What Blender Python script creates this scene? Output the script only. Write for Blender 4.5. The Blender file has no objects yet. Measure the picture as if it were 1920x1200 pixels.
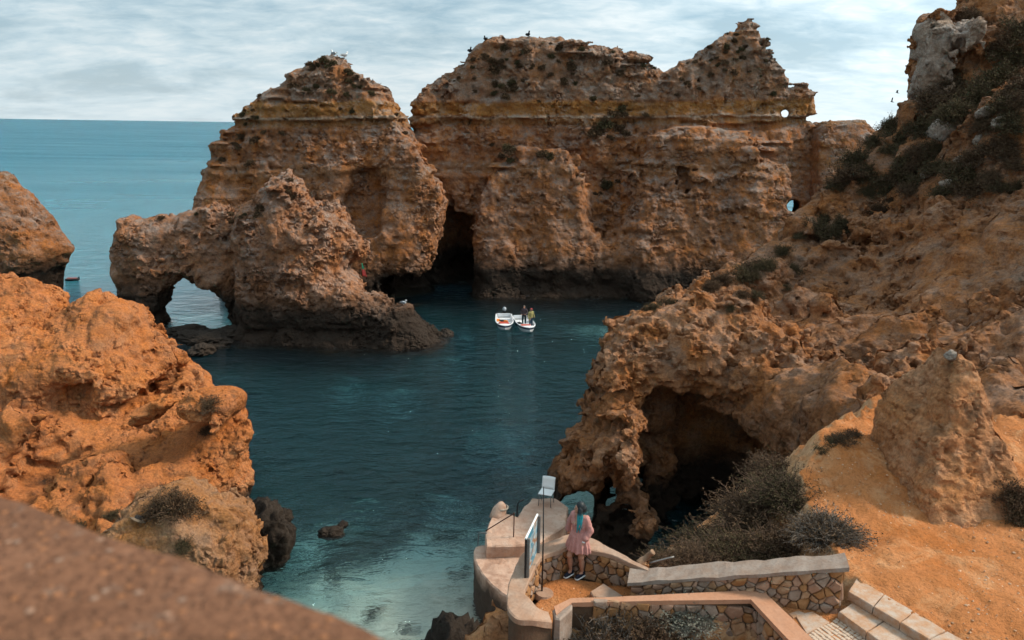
import bpy, bmesh, math, random
import numpy as np
from mathutils import Vector, Matrix

# ------------------------------------------------------------------ camera
import time; _t0 = time.time()
random.seed(7)
S = bpy.context.scene
COL = S.collection
R = math.radians
F_PX, CAM_Z = 1450.0, 17.0
PITCH, ROLL = math.atan(365.3 / F_PX), 0.0144
CAM = np.array([0.0, 0.0, CAM_Z])
_f = np.array([0, math.cos(PITCH), -math.sin(PITCH)])
_u0 = np.array([0, math.sin(PITCH), math.cos(PITCH)])
_r0 = np.array([1.0, 0, 0])
_r = _r0 * math.cos(ROLL) + _u0 * math.sin(ROLL)
_u = _u0 * math.cos(ROLL) - _r0 * math.sin(ROLL)
cd = bpy.data.cameras.new('camera')
cam = bpy.data.objects.new('camera', cd)
COL.objects.link(cam)
m = Matrix.Identity(4)
for i in range(3):
    m[i][0], m[i][1], m[i][2], m[i][3] = _r[i], _u[i], -_f[i], CAM[i]
cam.matrix_world = m
cd.sensor_width = 36
cd.lens = 36 * F_PX / 1920
cd.clip_start, cd.clip_end = 0.1, 60000
cd.dof.use_dof = True
cd.dof.focus_distance = 40
cd.dof.aperture_fstop = 1.7
S.camera = cam

# ------------------------------------------------------------------ world, sun, exposure
SUN_EL, SUN_AZ = R(42), R(84)          # azimuth measured from +Y (view axis) towards +X
sun_dir = Vector((math.sin(SUN_AZ) * math.cos(SUN_EL), math.cos(SUN_AZ) * math.cos(SUN_EL), math.sin(SUN_EL)))
W = bpy.data.worlds.new('World'); S.world = W; W.use_nodes = True
nt = W.node_tree; nt.nodes.clear()
N = nt.nodes.new; L = nt.links.new
out = N('ShaderNodeOutputWorld')
sky = N('ShaderNodeTexSky'); sky.sky_type = 'NISHITA'; sky.sun_disc = False
sky.sun_elevation = SUN_EL; sky.sun_rotation = SUN_AZ; sky.air_density = 1.2; sky.dust_density = 2.0
bg = N('ShaderNodeBackground'); bg.inputs['Strength'].default_value = 0.07
L(sky.outputs[0], bg.inputs['Color'])
tc = N('ShaderNodeTexCoord'); sep = N('ShaderNodeSeparateXYZ'); L(tc.outputs['Generated'], sep.inputs[0])
def wmath(op, a, b=None):
    n = N('ShaderNodeMath'); n.operation = op
    for k, v in enumerate((a, b)):
        if v is None: continue
        if isinstance(v, (int, float)): n.inputs[k].default_value = v
        else: L(v, n.inputs[k])
    return n.outputs[0]
zc = wmath('ADD', wmath('MAXIMUM', sep.outputs['Z'], 0.0), 0.20)
comb = N('ShaderNodeCombineXYZ')
L(wmath('DIVIDE', sep.outputs['X'], zc), comb.inputs[0]); L(wmath('DIVIDE', sep.outputs['Y'], zc), comb.inputs[1])
mp = N('ShaderNodeMapping'); mp.inputs['Scale'].default_value = (1.0, 1.35, 1); mp.inputs['Rotation'].default_value = (0, 0, R(14))
L(comb.outputs[0], mp.inputs[0])
n1 = N('ShaderNodeTexNoise'); n1.inputs['Scale'].default_value = 1.25; n1.inputs['Detail'].default_value = 8; n1.inputs['Roughness'].default_value = 0.55
n1.inputs['Distortion'].default_value = 0.35
L(mp.outputs[0], n1.inputs['Vector'])
ramp = N('ShaderNodeValToRGB')
ramp.color_ramp.elements[0].position = 0.36; ramp.color_ramp.elements[0].color = (0.30, 0.47, 0.58, 1)
ramp.color_ramp.elements[1].position = 0.64; ramp.color_ramp.elements[1].color = (0.74, 0.81, 0.83, 1)
e = ramp.color_ramp.elements.new(0.5); e.color = (0.50, 0.64, 0.71, 1)
n2 = N('ShaderNodeTexNoise'); n2.inputs['Scale'].default_value = 7.0; n2.inputs['Detail'].default_value = 6; n2.inputs['Roughness'].default_value = 0.6; n2.inputs['Distortion'].default_value = 0.5
L(mp.outputs[0], n2.inputs['Vector'])
L(wmath('ADD', n1.outputs['Fac'], wmath('MULTIPLY', wmath('SUBTRACT', n2.outputs['Fac'], 0.5), 0.42)), ramp.inputs[0])
# thin cloud is brighter round the veiled sun
vd = N('ShaderNodeVectorMath'); vd.operation = 'DOT_PRODUCT'; L(tc.outputs['Generated'], vd.inputs[0]); vd.inputs[1].default_value = sun_dir
glow = wmath('ADD', wmath('MULTIPLY', wmath('POWER', wmath('MAXIMUM', vd.outputs['Value'], 0.0), 1.6), 0.95), 0.76)
hzf = wmath('MULTIPLY', wmath('POWER', 2.71828, wmath('MULTIPLY', wmath('MAXIMUM', sep.outputs['Z'], 0.0), -11.0)), 0.7)
hzm = N('ShaderNodeMix'); hzm.data_type = 'RGBA'; L(hzf, hzm.inputs[0]); L(ramp.outputs[0], hzm.inputs[6]); hzm.inputs[7].default_value = (0.70, 0.79, 0.82, 1)
bgc = N('ShaderNodeBackground'); L(hzm.outputs[2], bgc.inputs['Color']); L(glow, bgc.inputs['Strength'])
cover = N('ShaderNodeMapRange'); L(n1.outputs['Fac'], cover.inputs[0])
cover.inputs[1].default_value = 0.25; cover.inputs[2].default_value = 0.5; cover.inputs[3].default_value = 0.72; cover.inputs[4].default_value = 0.97
mix = N('ShaderNodeMixShader'); L(cover.outputs[0], mix.inputs[0]); L(bg.outputs[0], mix.inputs[1]); L(bgc.outputs[0], mix.inputs[2])
L(mix.outputs[0], out.inputs['Surface'])
sl = bpy.data.lights.new('sun', 'SUN'); sl.energy = 3.0; sl.angle = R(12); sl.color = (1.0, 0.88, 0.72)
so = bpy.data.objects.new('sun', sl); COL.objects.link(so)
so.rotation_euler = (-sun_dir).to_track_quat('-Z', 'Y').to_euler()
S.view_settings.view_transform = 'Standard'; S.view_settings.look = 'None'
S.view_settings.exposure = 0.52; S.view_settings.gamma = 1.0; S.view_settings.use_curve_mapping = False
S.render.engine = 'CYCLES'
S.cycles.use_denoising = True
S.cycles.max_bounces = 6; S.cycles.diffuse_bounces = 2; S.cycles.glossy_bounces = 2; S.cycles.transparent_max_bounces = 12
S.cycles.volume_bounces = 0
S.cycles.caustics_reflective = False; S.cycles.caustics_refractive = True; S.cycles.transmission_bounces = 6

# ------------------------------------------------------------------ projection helpers
def lap(s): print('LAP', s, round(time.time() - _t0, 1))
def ray(px, py):
    d = _f + _r * ((px - 960) / F_PX) + _u * ((600 - py) / F_PX)
    return d
def at_y(px, py, Y):
    d = ray(px, py); return CAM + d * (Y / d[1])
def at_z(px, py, Z=0.0):
    d = ray(px, py); return CAM + d * ((Z - CAM_Z) / d[2])
def V(a): return Vector((float(a[0]), float(a[1]), float(a[2])))

def tag(o, label=None, cat=None, group=None, kind=None):
    if label: o['label'] = label
    if cat: o['category'] = cat
    if group: o['group'] = group
    if kind: o['kind'] = kind
    return o
def link(o, parent=None):
    COL.objects.link(o)
    if parent is not None: o.parent = parent
    return o
def empty(name, loc, rz=0.0):
    o = bpy.data.objects.new(name, None); o.location = V(loc); o.rotation_euler = (0, 0, rz); o.empty_display_size = 0.2
    return link(o)
def mesh_np(name, verts, quads, mat=None, smooth=True):
    me = bpy.data.meshes.new(name)
    verts = np.asarray(verts, np.float32); quads = np.asarray(quads, np.int32)
    k = quads.shape[1]
    me.vertices.add(len(verts)); me.vertices.foreach_set('co', verts.ravel())
    me.loops.add(quads.size); me.loops.foreach_set('vertex_index', quads.ravel())
    me.polygons.add(len(quads)); me.polygons.foreach_set('loop_start', np.arange(0, quads.size, k, dtype=np.int32))
    me.update(calc_edges=True)
    me.polygons.foreach_set('use_smooth', np.full(len(quads), bool(smooth)))
    if mat: me.materials.append(mat)
    return me
def obj(name, me, parent=None):
    return link(bpy.data.objects.new(name, me), parent)

# ------------------------------------------------------------------ numpy noise
from concurrent.futures import ThreadPoolExecutor
_POOL = ThreadPoolExecutor(4)
_rng = np.random.default_rng(11)
_g = _rng.normal(size=(64 ** 3, 3)).astype(np.float32); _g /= np.linalg.norm(_g, axis=1)[:, None]
_GX, _GY, _GZ = [np.ascontiguousarray(_g[:, k]) for k in range(3)]
_j = (0.2 + 0.6 * _rng.random((64 ** 3, 3))).astype(np.float32)
_JX, _JY, _JZ = [np.ascontiguousarray(_j[:, k]) for k in range(3)]
def _par(f, p):
    if len(p) < 20000: return f(p)
    r = list(_POOL.map(f, np.array_split(p, max(8, len(p) // 60000))))
    return tuple(np.concatenate(k) for k in zip(*r)) if isinstance(r[0], tuple) else np.concatenate(r)
def _perlin(p):
    fl = np.floor(p); i = fl.astype(np.int32); f = p - fl
    w = f * f * f * (f * (f * 6 - 15) + 10)
    res = np.zeros(len(p), np.float32)
    ix = [((i[:, 0] + d) & 63) << 12 for d in (0, 1)]; iy = [((i[:, 1] + d) & 63) << 6 for d in (0, 1)]; iz = [(i[:, 2] + d) & 63 for d in (0, 1)]
    fx = [f[:, 0], f[:, 0] - 1]; fy = [f[:, 1], f[:, 1] - 1]; fz = [f[:, 2], f[:, 2] - 1]
    wx = [1 - w[:, 0], w[:, 0]]; wy = [1 - w[:, 1], w[:, 1]]; wz = [1 - w[:, 2], w[:, 2]]
    for a in (0, 1):
        for b in (0, 1):
            hab = ix[a] + iy[b]; wab = wx[a] * wy[b]
            for c in (0, 1):
                k = hab + iz[c]
                res += wab * wz[c] * (_GX[k] * fx[a] + _GY[k] * fy[b] + _GZ[k] * fz[c])
    return res * 1.5
def perlin(p, seed=0.0):
    return _par(_perlin, (p + np.float32(seed * 17.31)).astype(np.float32))
def _worley(p):
    b = np.floor(p - 0.5).astype(np.int32)
    best = np.full(len(p), 9.0, np.float32); sec = best.copy()
    for dx in (0, 1):
        for dy in (0, 1):
            for dz in (0, 1):
                cx, cy, cz = b[:, 0] + dx, b[:, 1] + dy, b[:, 2] + dz
                k = ((cx & 63) << 12) + ((cy & 63) << 6) + (cz & 63)
                d = (p[:, 0] - cx - _JX[k]) ** 2 + (p[:, 1] - cy - _JY[k]) ** 2 + (p[:, 2] - cz - _JZ[k]) ** 2
                sec = np.minimum(sec, np.maximum(best, d)); best = np.minimum(best, d)
    return np.sqrt(best), np.sqrt(sec)
def worley(p, seed=0.0):
    return _par(_worley, (p + np.float32(seed * 9.7)).astype(np.float32))
def smin(a, b, k):
    h = np.clip(0.5 + 0.5 * (b - a) / k, 0, 1); return b * (1 - h) + a * h - k * h * (1 - h)
def smax(a, b, k): return -smin(-a, -b, k)
def poly_sdf(px, py, poly):
    """signed distance in 2-D to a closed polygon, negative inside"""
    d2 = np.full(px.shape, 1e9, np.float32); inside = np.zeros(px.shape, bool)
    n = len(poly)
    for i in range(n):
        ax, ay = poly[i]; bx, by = poly[(i + 1) % n]
        ex, ey = bx - ax, by - ay
        wx, wy = px - ax, py - ay
        t = np.clip((wx * ex + wy * ey) / (ex * ex + ey * ey + 1e-9), 0, 1)
        d2 = np.minimum(d2, (wx - ex * t) ** 2 + (wy - ey * t) ** 2)
        if ay != by:
            c = ((ay > py) != (by > py)) & (px < ex * (py - ay) / ey + ax)
            inside ^= c
    d = np.sqrt(d2)
    return np.where(inside, -d, d)
def tps(pts):
    """thin plate spline height field through (x, y, z) points"""
    P = np.asarray(pts, float); n = len(P)
    def U(r2): return np.where(r2 > 1e-9, r2 * np.log(r2 + 1e-12), 0)
    K = U(((P[:, None, :2] - P[None, :, :2]) ** 2).sum(-1)) + np.eye(n) * 0.5
    A = np.zeros((n + 3, n + 3)); A[:n, :n] = K
    A[:n, n] = 1; A[:n, n + 1:] = P[:, :2]; A[n:, :n] = A[:n, n:].T
    c = np.linalg.solve(A, np.r_[P[:, 2], 0, 0, 0])
    def h(x, y):
        s = np.full(x.shape, c[n]) + c[n + 1] * x + c[n + 2] * y
        for i in range(n): s = s + c[i] * U((x - P[i, 0]) ** 2 + (y - P[i, 1]) ** 2)
        return s
    return h

# ------------------------------------------------------------------ surface nets
def surface_nets(D, org, h):
    nx, ny, nz = D.shape
    neg = D < 0
    c = [neg[dx:nx - 1 + dx, dy:ny - 1 + dy, dz:nz - 1 + dz] for dx in (0, 1) for dy in (0, 1) for dz in (0, 1)]
    any_ = c[0].copy(); all_ = c[0].copy()
    for k in c[1:]: any_ |= k; all_ &= k
    act = np.argwhere(any_ & ~all_)
    vid = np.full((nx - 1, ny - 1, nz - 1), -1, np.int32)
    vid[act[:, 0], act[:, 1], act[:, 2]] = np.arange(len(act))
    offs = np.array([(dx, dy, dz) for dx in (0, 1) for dy in (0, 1) for dz in (0, 1)])
    val = np.stack([D[act[:, 0] + o[0], act[:, 1] + o[1], act[:, 2] + o[2]] for o in offs], 1)
    acc = np.zeros((len(act), 3), np.float32); cnt = np.zeros(len(act), np.float32)
    for a in range(8):
        for b in range(a + 1, 8):
            if np.abs(offs[a] - offs[b]).sum() != 1: continue
            va, vb = val[:, a], val[:, b]
            x = (va < 0) != (vb < 0)
            t = np.where(x, va / np.where(x, va - vb, 1), 0)
            p = offs[a][None] + (offs[b] - offs[a])[None] * t[:, None]
            acc += np.where(x[:, None], p, 0); cnt += x
    verts = (act + acc / np.maximum(cnt, 1)[:, None]) * h + org
    quads = []
    for ax in range(3):
        sl0 = [slice(1, -1)] * 3; sl1 = [slice(1, -1)] * 3
        sl0[ax] = slice(0, -1); sl1[ax] = slice(1, None)
        s0, s1 = neg[tuple(sl0)], neg[tuple(sl1)]
        e = np.argwhere(s0 != s1)
        flip = s0[e[:, 0], e[:, 1], e[:, 2]]
        o = np.ones(3, int); o[ax] = 0
        e = e + o
        u, v = [(1, 2), (2, 0), (0, 1)][ax]
        q = []
        for du, dv in ((-1, -1), (0, -1), (0, 0), (-1, 0)):
            k = e.copy(); k[:, u] += du; k[:, v] += dv
            q.append(vid[k[:, 0], k[:, 1], k[:, 2]])
        q = np.stack(q, 1)
        q[~flip] = q[~flip][:, ::-1]
        quads.append(q)
    quads = np.concatenate(quads)
    return verts, quads[(quads >= 0).all(1)]

def acc(idx, val, n):
    return np.stack([np.bincount(idx, val[:, k], n) for k in range(3)], 1)
def subdivide(v, q):
    """one Catmull-Clark step on an all-quad mesh, and normals of the result"""
    nv, nq = len(v), len(q)
    fc = v[q].mean(1)
    a = q.ravel().astype(np.int64); b_ = np.roll(q, -1, 1).ravel().astype(np.int64)
    key, inv = np.unique(np.minimum(a, b_) * nv + np.maximum(a, b_), return_inverse=True)
    e0, e1 = key // nv, key % nv; ne = len(key); fi = np.repeat(np.arange(nq), 4)
    cnt = np.bincount(inv, minlength=ne); mid = (v[e0] + v[e1]) / 2
    ep = np.where((cnt == 2)[:, None], mid * 0.5 + acc(inv, fc[fi], ne) / np.maximum(cnt, 1)[:, None] * 0.5, mid)
    deg = np.bincount(np.r_[e0, e1], minlength=nv).astype(float); nf = np.bincount(a, minlength=nv)
    Q_ = acc(a, fc[fi], nv) / np.maximum(nf, 1)[:, None]; R_ = acc(np.r_[e0, e1], np.r_[mid, mid], nv) / np.maximum(deg, 1)[:, None]
    vp = (Q_ + 2 * R_ + (deg - 3)[:, None] * v) / np.maximum(deg, 1)[:, None]
    bd = np.zeros(nv, bool); k = cnt != 2; bd[e0[k]] = True; bd[e1[k]] = True; vp[bd] = v[bd]
    co = np.concatenate([vp, ep, fc]); E = inv.reshape(nq, 4) + nv; C = np.arange(nq) + nv + ne
    nq_ = np.stack([np.stack([q[:, i], E[:, i], C, E[:, i - 1]], 1) for i in range(4)], 1).reshape(-1, 4)
    fn = np.cross(co[nq_[:, 2]] - co[nq_[:, 0]], co[nq_[:, 3]] - co[nq_[:, 1]])
    no = sum(acc(nq_[:, i], fn, len(co)) for i in range(4)); no /= np.linalg.norm(no, axis=1)[:, None] + 1e-12
    return co.astype(np.float32), nq_.astype(np.int32), no.astype(np.float32)
def get_co(me):
    a = np.empty(len(me.vertices) * 3, np.float32); me.vertices.foreach_get('co', a); return a.reshape(-1, 3)
def get_no(me):
    a = np.empty(len(me.vertices) * 3, np.float32); me.vertex_normals.foreach_get('vector', a); return a.reshape(-1, 3)

# ------------------------------------------------------------------ rock builder
_LAY = {}
def layers(s, seed, step=0.55):
    """hard and soft beds: a stepped 1-D profile along s"""
    t = _LAY.setdefault(seed, np.random.default_rng(seed).random(400).astype(np.float32) - 0.5)
    i = np.floor(s / step).astype(int); f = s / step - i
    w = np.clip((f - 0.5) * 5 + 0.5, 0, 1); w = w * w * (3 - 2 * w)
    return t[(i + 150) % 400] * (1 - w) + t[(i + 151) % 400] * w

def lobe(poly, Yp, yf, yb, lean=0.0, k=1.6, twist=0.0, tap=0.28):
    """outline given at depth Yp (pixels of the photograph turned into metres there), rock from yf to yb; lean = metres back per metre up"""
    w = [at_y(q[0], q[1], q[2] if len(q) > 2 else Yp) for q in poly]
    P = [(a[0], a[2]) for a in w]; xm = sum(a[0] for a in P) / len(P)
    def f(X, Y, Z):
        d2 = poly_sdf(X[:, 0, :], Z[:, 0, :], P)[:, None, :]
        sh = lean * np.maximum(Z, 0) + twist * (X - xm)
        return smax(smax(d2 + tap * np.maximum(np.abs(Y - Yp) - 0.5, 0), (yf + sh) - Y, k), Y - (yb + sh * 0.4), k)
    return f
def ball(c, r, rot=0.0):
    c = np.asarray(c, float); r = np.asarray(r, float)
    def f(X, Y, Z):
        x, y = X - c[0], Y - c[1]
        x, y = x * math.cos(rot) + y * math.sin(rot), -x * math.sin(rot) + y * math.cos(rot)
        q = np.sqrt((x / r[0]) ** 2 + (y / r[1]) ** 2 + ((Z - c[2]) / r[2]) ** 2)
        return (q - 1) * r.min()
    return f
def tunnel(a, b, r0, r1):
    a, b = np.asarray(a, float), np.asarray(b, float)
    def f(X, Y, Z):
        ab = b - a
        t = np.clip(((X - a[0]) * ab[0] + (Y - a[1]) * ab[1] + (Z - a[2]) * ab[2]) / (ab @ ab), 0, 1)
        return np.sqrt((X - a[0] - ab[0] * t) ** 2 + (Y - a[1] - ab[1] * t) ** 2 + (Z - a[2] - ab[2] * t) ** 2) - (r0 + (r1 - r0) * t)
    f.lo, f.hi = np.minimum(a, b), np.maximum(a, b)
    return f

def rock(name, box, h, adds, cuts=(), mat=None, amp=(0.9, 0.7, 0.35, 0.16), strata=0.0, flute=0.0, notch=0.0, pits=0.15, seed=1,
         kadd=1.2, kcut=0.6, fine=0.14, coarse=3, hard=0.0, block=(1.5, 1.5, 1.1), late=(), ledge=None, yskip=1e9, crack=0.0, mlo=0.15):
    (x0, x1), (y0, y1), (z0, z1) = box
    H = h * coarse
    n = [int(math.ceil((b - a) / H)) + 1 for a, b in box]
    X, Y, Z = np.meshgrid(*[(a + np.arange(k) * H).astype(np.float32) for (a, b), k in zip(box, n)], indexing='ij')
    D = None
    for f in adds:
        d = f(X, Y, Z); D = d if D is None else smin(D, d, kadd)
    for f in cuts: D = smax(D, -f(X, Y, Z), kcut)
    D = D.astype(np.float32)
    # upsample the form, then carve the noise into a band round the surface
    for ax in range(3):
        k = D.shape[ax]; t = np.arange((k - 1) * coarse + 1) / coarse
        i = np.minimum(t.astype(int), k - 2); f = (t - i).astype(np.float32)
        sh = [1, 1, 1]; sh[ax] = -1; f = f.reshape(sh)
        D = np.take(D, i, ax) * (1 - f) + np.take(D, i + 1, ax) * f
    org = np.array([x0, y0, z0], np.float32)
    band = np.abs(D) < 1.5; j = int((yskip - y0) / h) if yskip < 1e8 else D.shape[1]; band[:, j:] = False     # nothing to see behind yskip
    bi = np.argwhere(band); del band
    p = (bi * h + org).astype(np.float32)
    a1, a2, a3, a4 = amp
    big = perlin(p / 6.5, seed)
    dn = a1 * big + 0.9 * a1 * perlin(p / 14.0, seed + 30)
    wv = perlin(p / 3.1, seed + 12)
    msk = np.clip(0.62 + 1.5 * perlin(p / 5.0, seed + 14) + 0.5 * wv, mlo, 1.25)
    pw = p + (wv * 0.9)[:, None]
    dn += a2 * (0.28 - np.abs(perlin(pw / np.array([2.6, 2.6, 1.9], np.float32), seed + 1)))
    dn += a3 * (0.3 - np.abs(perlin(pw / 1.15, seed + 2))) * np.clip(0.7 + 1.5 * wv, 0.2, 1.6) * msk
    dn += a4 * (0.3 - np.abs(perlin(pw / 0.55, seed + 3))) * 2.2 * msk
    zz = p[:, 2]
    if strata:
        s = zz - 0.02 * p[:, 0] + 0.9 * perlin(p / 9, seed + 5) + 0.25 * wv
        up = np.clip((zz - 6) / 9, 0.2, 1) * np.clip(0.55 + 1.6 * perlin(p / 5.5, seed + 6), 0.1, 1.3)
        dn += strata * up * (layers(s, seed, 0.85) * 0.9 + layers(s * 1.0 + 31, seed + 1, 0.29) * 0.7)
    if ledge:
        s = zz - 0.02 * p[:, 0] - ledge
        dn += np.where(s < 0, 0.42 * np.exp(s / 0.55), -0.16 * np.exp(-s / 0.35)) * np.clip(0.8 + big, 0.2, 1.3)
    if flute:
        q = p.copy(); q[:, 2] *= 0.22
        dn += flute * (0.3 - np.abs(perlin(q / 1.7, seed + 7)))
    if crack:
        q = p.copy(); q[:, 2] *= 0.28; q += (0.35 * wv)[:, None]
        cv = perlin(q / 3.4, seed + 40); cw_ = perlin(q / 1.5, seed + 41); ch_ = perlin(p / np.array([9, 9, 1.3], np.float32), seed + 42)
        g_ = np.clip(0.5 + 2.2 * perlin(p / 4.2, seed + 43), 0, 1)
        dn += crack * (np.exp(-(cv / 0.030) ** 2) * g_ + 0.6 * np.exp(-(cw_ / 0.035) ** 2) * (1 - g_) + 0.6 * np.exp(-(ch_ / 0.022) ** 2) * np.clip(0.3 + g_, 0, 1))
        dn += crack * 0.55 * (np.where(cv > 0, 1, -1) * np.clip(np.abs(cv) * 6, 0, 1)) * 0.5      # the blocks either side stand proud or back
    if notch:
        dn += notch * np.exp(-((zz - 0.9) / 1.1) ** 2) * (0.8 + big)
    f1, f2 = worley(pw / np.array(block, np.float32), seed)
    if pits: dn += pits * np.clip(0.42 - f1, 0, 1) * 3 * np.clip(perlin(p / 4, seed + 9) * 2.2 + 0.1, 0, 1)
    if hard: dn += hard * (1.7 * np.exp(-((f2 - f1) / 0.075) ** 2) * np.clip(0.6 + 2 * wv, 0, 1.3) * msk - 0.2)     # joints between blocks
    D[bi[:, 0], bi[:, 1], bi[:, 2]] += dn
    for f in late:
        lo = [max(0, int((a - 1.2 - o) / h)) for a, o in zip(f.lo, org)]; hi_ = [int((a + 1.2 - o) / h) + 1 for a, o in zip(f.hi, org)]
        sub = D[lo[0]:hi_[0], lo[1]:hi_[1], lo[2]:hi_[2]]
        ins = np.argwhere(sub < 0.6); q = ((ins + np.array(lo)) * h + org).astype(np.float32)
        sub[ins[:, 0], ins[:, 1], ins[:, 2]] = np.maximum(sub[ins[:, 0], ins[:, 1], ins[:, 2]], -f(q[:, 0], q[:, 1], q[:, 2]))
    D[0] = D[-1] = 1; D[:, 0] = D[:, -1] = 1; D[:, :, 0] = D[:, :, -1] = 1
    v, q = surface_nets(D, org, h)
    v = v.astype(np.float32)
    lab = np.arange(len(v))
    ea = np.concatenate([q[:, 0], q[:, 1], q[:, 2]]); eb = np.concatenate([q[:, 1], q[:, 2], q[:, 3]])
    while True:
        m_ = np.minimum(lab[ea], lab[eb]); new = lab.copy(); np.minimum.at(new, ea, m_); np.minimum.at(new, eb, m_)
        np.minimum.at(new, lab[ea], m_); np.minimum.at(new, lab[eb], m_)
        new = new[new]; new = new[new]
        if (new == lab).all(): break
        lab = new
    cnt_ = np.bincount(lab, minlength=len(v)); q = q[cnt_[lab[q[:, 0]]] > 600]
    # the side one can see (from anywhere near the lookout) gets twice the resolution
    nrm = np.cross(v[q[:, 2]] - v[q[:, 0]], v[q[:, 3]] - v[q[:, 1]]); nrm /= np.linalg.norm(nrm, axis=1)[:, None] + 1e-9
    c = v[q].mean(1); vw = c - CAM; vw /= np.linalg.norm(vw, axis=1)[:, None]
    dz_ = (c - CAM) @ _f; fx = ((c - CAM) @ _r) / dz_ * F_PX; fy = ((c - CAM) @ _u) / dz_ * F_PX
    front = ((nrm * vw).sum(1) < 0.18) & (c[:, 2] > -0.6) & (np.abs(fx) < 1130) & (np.abs(fy) < 740)
    co, qf, no = subdivide(*mesh_part(v, q[front]))
    k = h / 0.2
    r1 = perlin(co / (0.62 * k), seed + 20); r2 = perlin(co / (0.30 * k), seed + 21)
    fm_ = np.clip(0.65 + 1.4 * perlin(co / 4.0, seed + 15), 0.25, 1.2)
    dd = fine * fm_ * (1.1 * (0.28 - np.abs(r1)) + 0.9 * (0.28 - np.abs(r2)) * np.clip(1 + 2 * r1, 0.2, 2))
    f1, f2 = worley(co / (0.5 * k), seed + 3)
    dd += fine * fm_ * (0.8 * (0.35 - f1) - 0.9 * np.exp(-((f2 - f1) / 0.08) ** 2) * np.clip(0.3 + 2 * r1, 0, 1))
    co = co + no * dd[:, None]
    bv_, bq_ = mesh_part(v, q[~front])
    me = mesh_np(name, np.concatenate([co, bv_]), np.concatenate([qf, bq_ + len(co)]), mat, False)
    return obj(name, me)
def mesh_part(v, q):
    u, inv = np.unique(q.ravel(), return_inverse=True)
    return v[u], inv.reshape(-1, 4).astype(np.int32)

# ------------------------------------------------------------------ materials
def newmat(name):
    mt = bpy.data.materials.new(name); mt.use_nodes = True
    t = mt.node_tree; t.nodes.clear()
    o = t.nodes.new('ShaderNodeOutputMaterial')
    return mt, t, o
class NB:
    """small node-graph helper"""
    def __init__(s, t): s.t = t
    def n(s, ty, **kw):
        nd = s.t.nodes.new(ty)
        for k, v in kw.items(): setattr(nd, k, v)
        return nd
    def set(s, sock, v):
        if hasattr(v, 'is_linked') or hasattr(v, 'links'): s.t.links.new(v, sock)
        else: sock.default_value = v
    def math(s, op, a, b=0.0, clamp=False):
        nd = s.n('ShaderNodeMath', operation=op, use_clamp=clamp); s.set(nd.inputs[0], a); s.set(nd.inputs[1], b); return nd.outputs[0]
    def noise(s, vec, scale, detail=4, rough=0.55, dist=0.0):
        nd = s.n('ShaderNodeTexNoise'); s.set(nd.inputs['Vector'], vec); nd.inputs['Scale'].default_value = scale
        nd.inputs['Detail'].default_value = detail; nd.inputs['Roughness'].default_value = rough; nd.inputs['Distortion'].default_value = dist
        return nd.outputs['Fac']
    def voro(s, vec, scale, feature='F1'):
        nd = s.n('ShaderNodeTexVoronoi', feature=feature); s.set(nd.inputs['Vector'], vec); nd.inputs['Scale'].default_value = scale
        return nd
    def mapr(s, v, a, b, c=0.0, d=1.0):
        nd = s.n('ShaderNodeMapRange'); s.set(nd.inputs[0], v)
        for k, x in zip((1, 2, 3, 4), (a, b, c, d)): s.set(nd.inputs[k], x)
        return nd.outputs[0]
    def mix(s, f, a, b, mode='MIX'):
        nd = s.n('ShaderNodeMix', data_type='RGBA', blend_type=mode)
        s.set(nd.inputs[0], f)
        for k, v in ((6, a), (7, b)):
            if isinstance(v, (tuple, list)): v = (*v[:3], 1.0)
            s.set(nd.inputs[k], v)
        return nd.outputs[2]
    def bump(s, hgt, strength, dist, normal=None):
        nd = s.n('ShaderNodeBump'); s.set(nd.inputs['Height'], hgt); nd.inputs['Strength'].default_value = strength; nd.inputs['Distance'].default_value = dist
        if normal is not None: s.set(nd.inputs['Normal'], normal)
        return nd.outputs[0]
    def scale(s, vec, sc):
        nd = s.n('ShaderNodeMapping'); s.set(nd.inputs[0], vec); nd.inputs['Scale'].default_value = sc; return nd.outputs[0]
    def bsdf(s, o, col, rough=0.9, normal=None, spec=0.25, **kw):
        p = s.n('ShaderNodeBsdfPrincipled'); s.set(p.inputs['Base Color'], (*col[:3], 1.0) if isinstance(col, (tuple, list)) else col)
        s.set(p.inputs['Roughness'], rough); p.inputs['Specular IOR Level'].default_value = spec
        if normal is not None: s.set(p.inputs['Normal'], normal)
        for k, v in kw.items(): s.set(p.inputs[k], v)
        s.t.links.new(p.outputs[0], o.inputs['Surface']); return p

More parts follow.
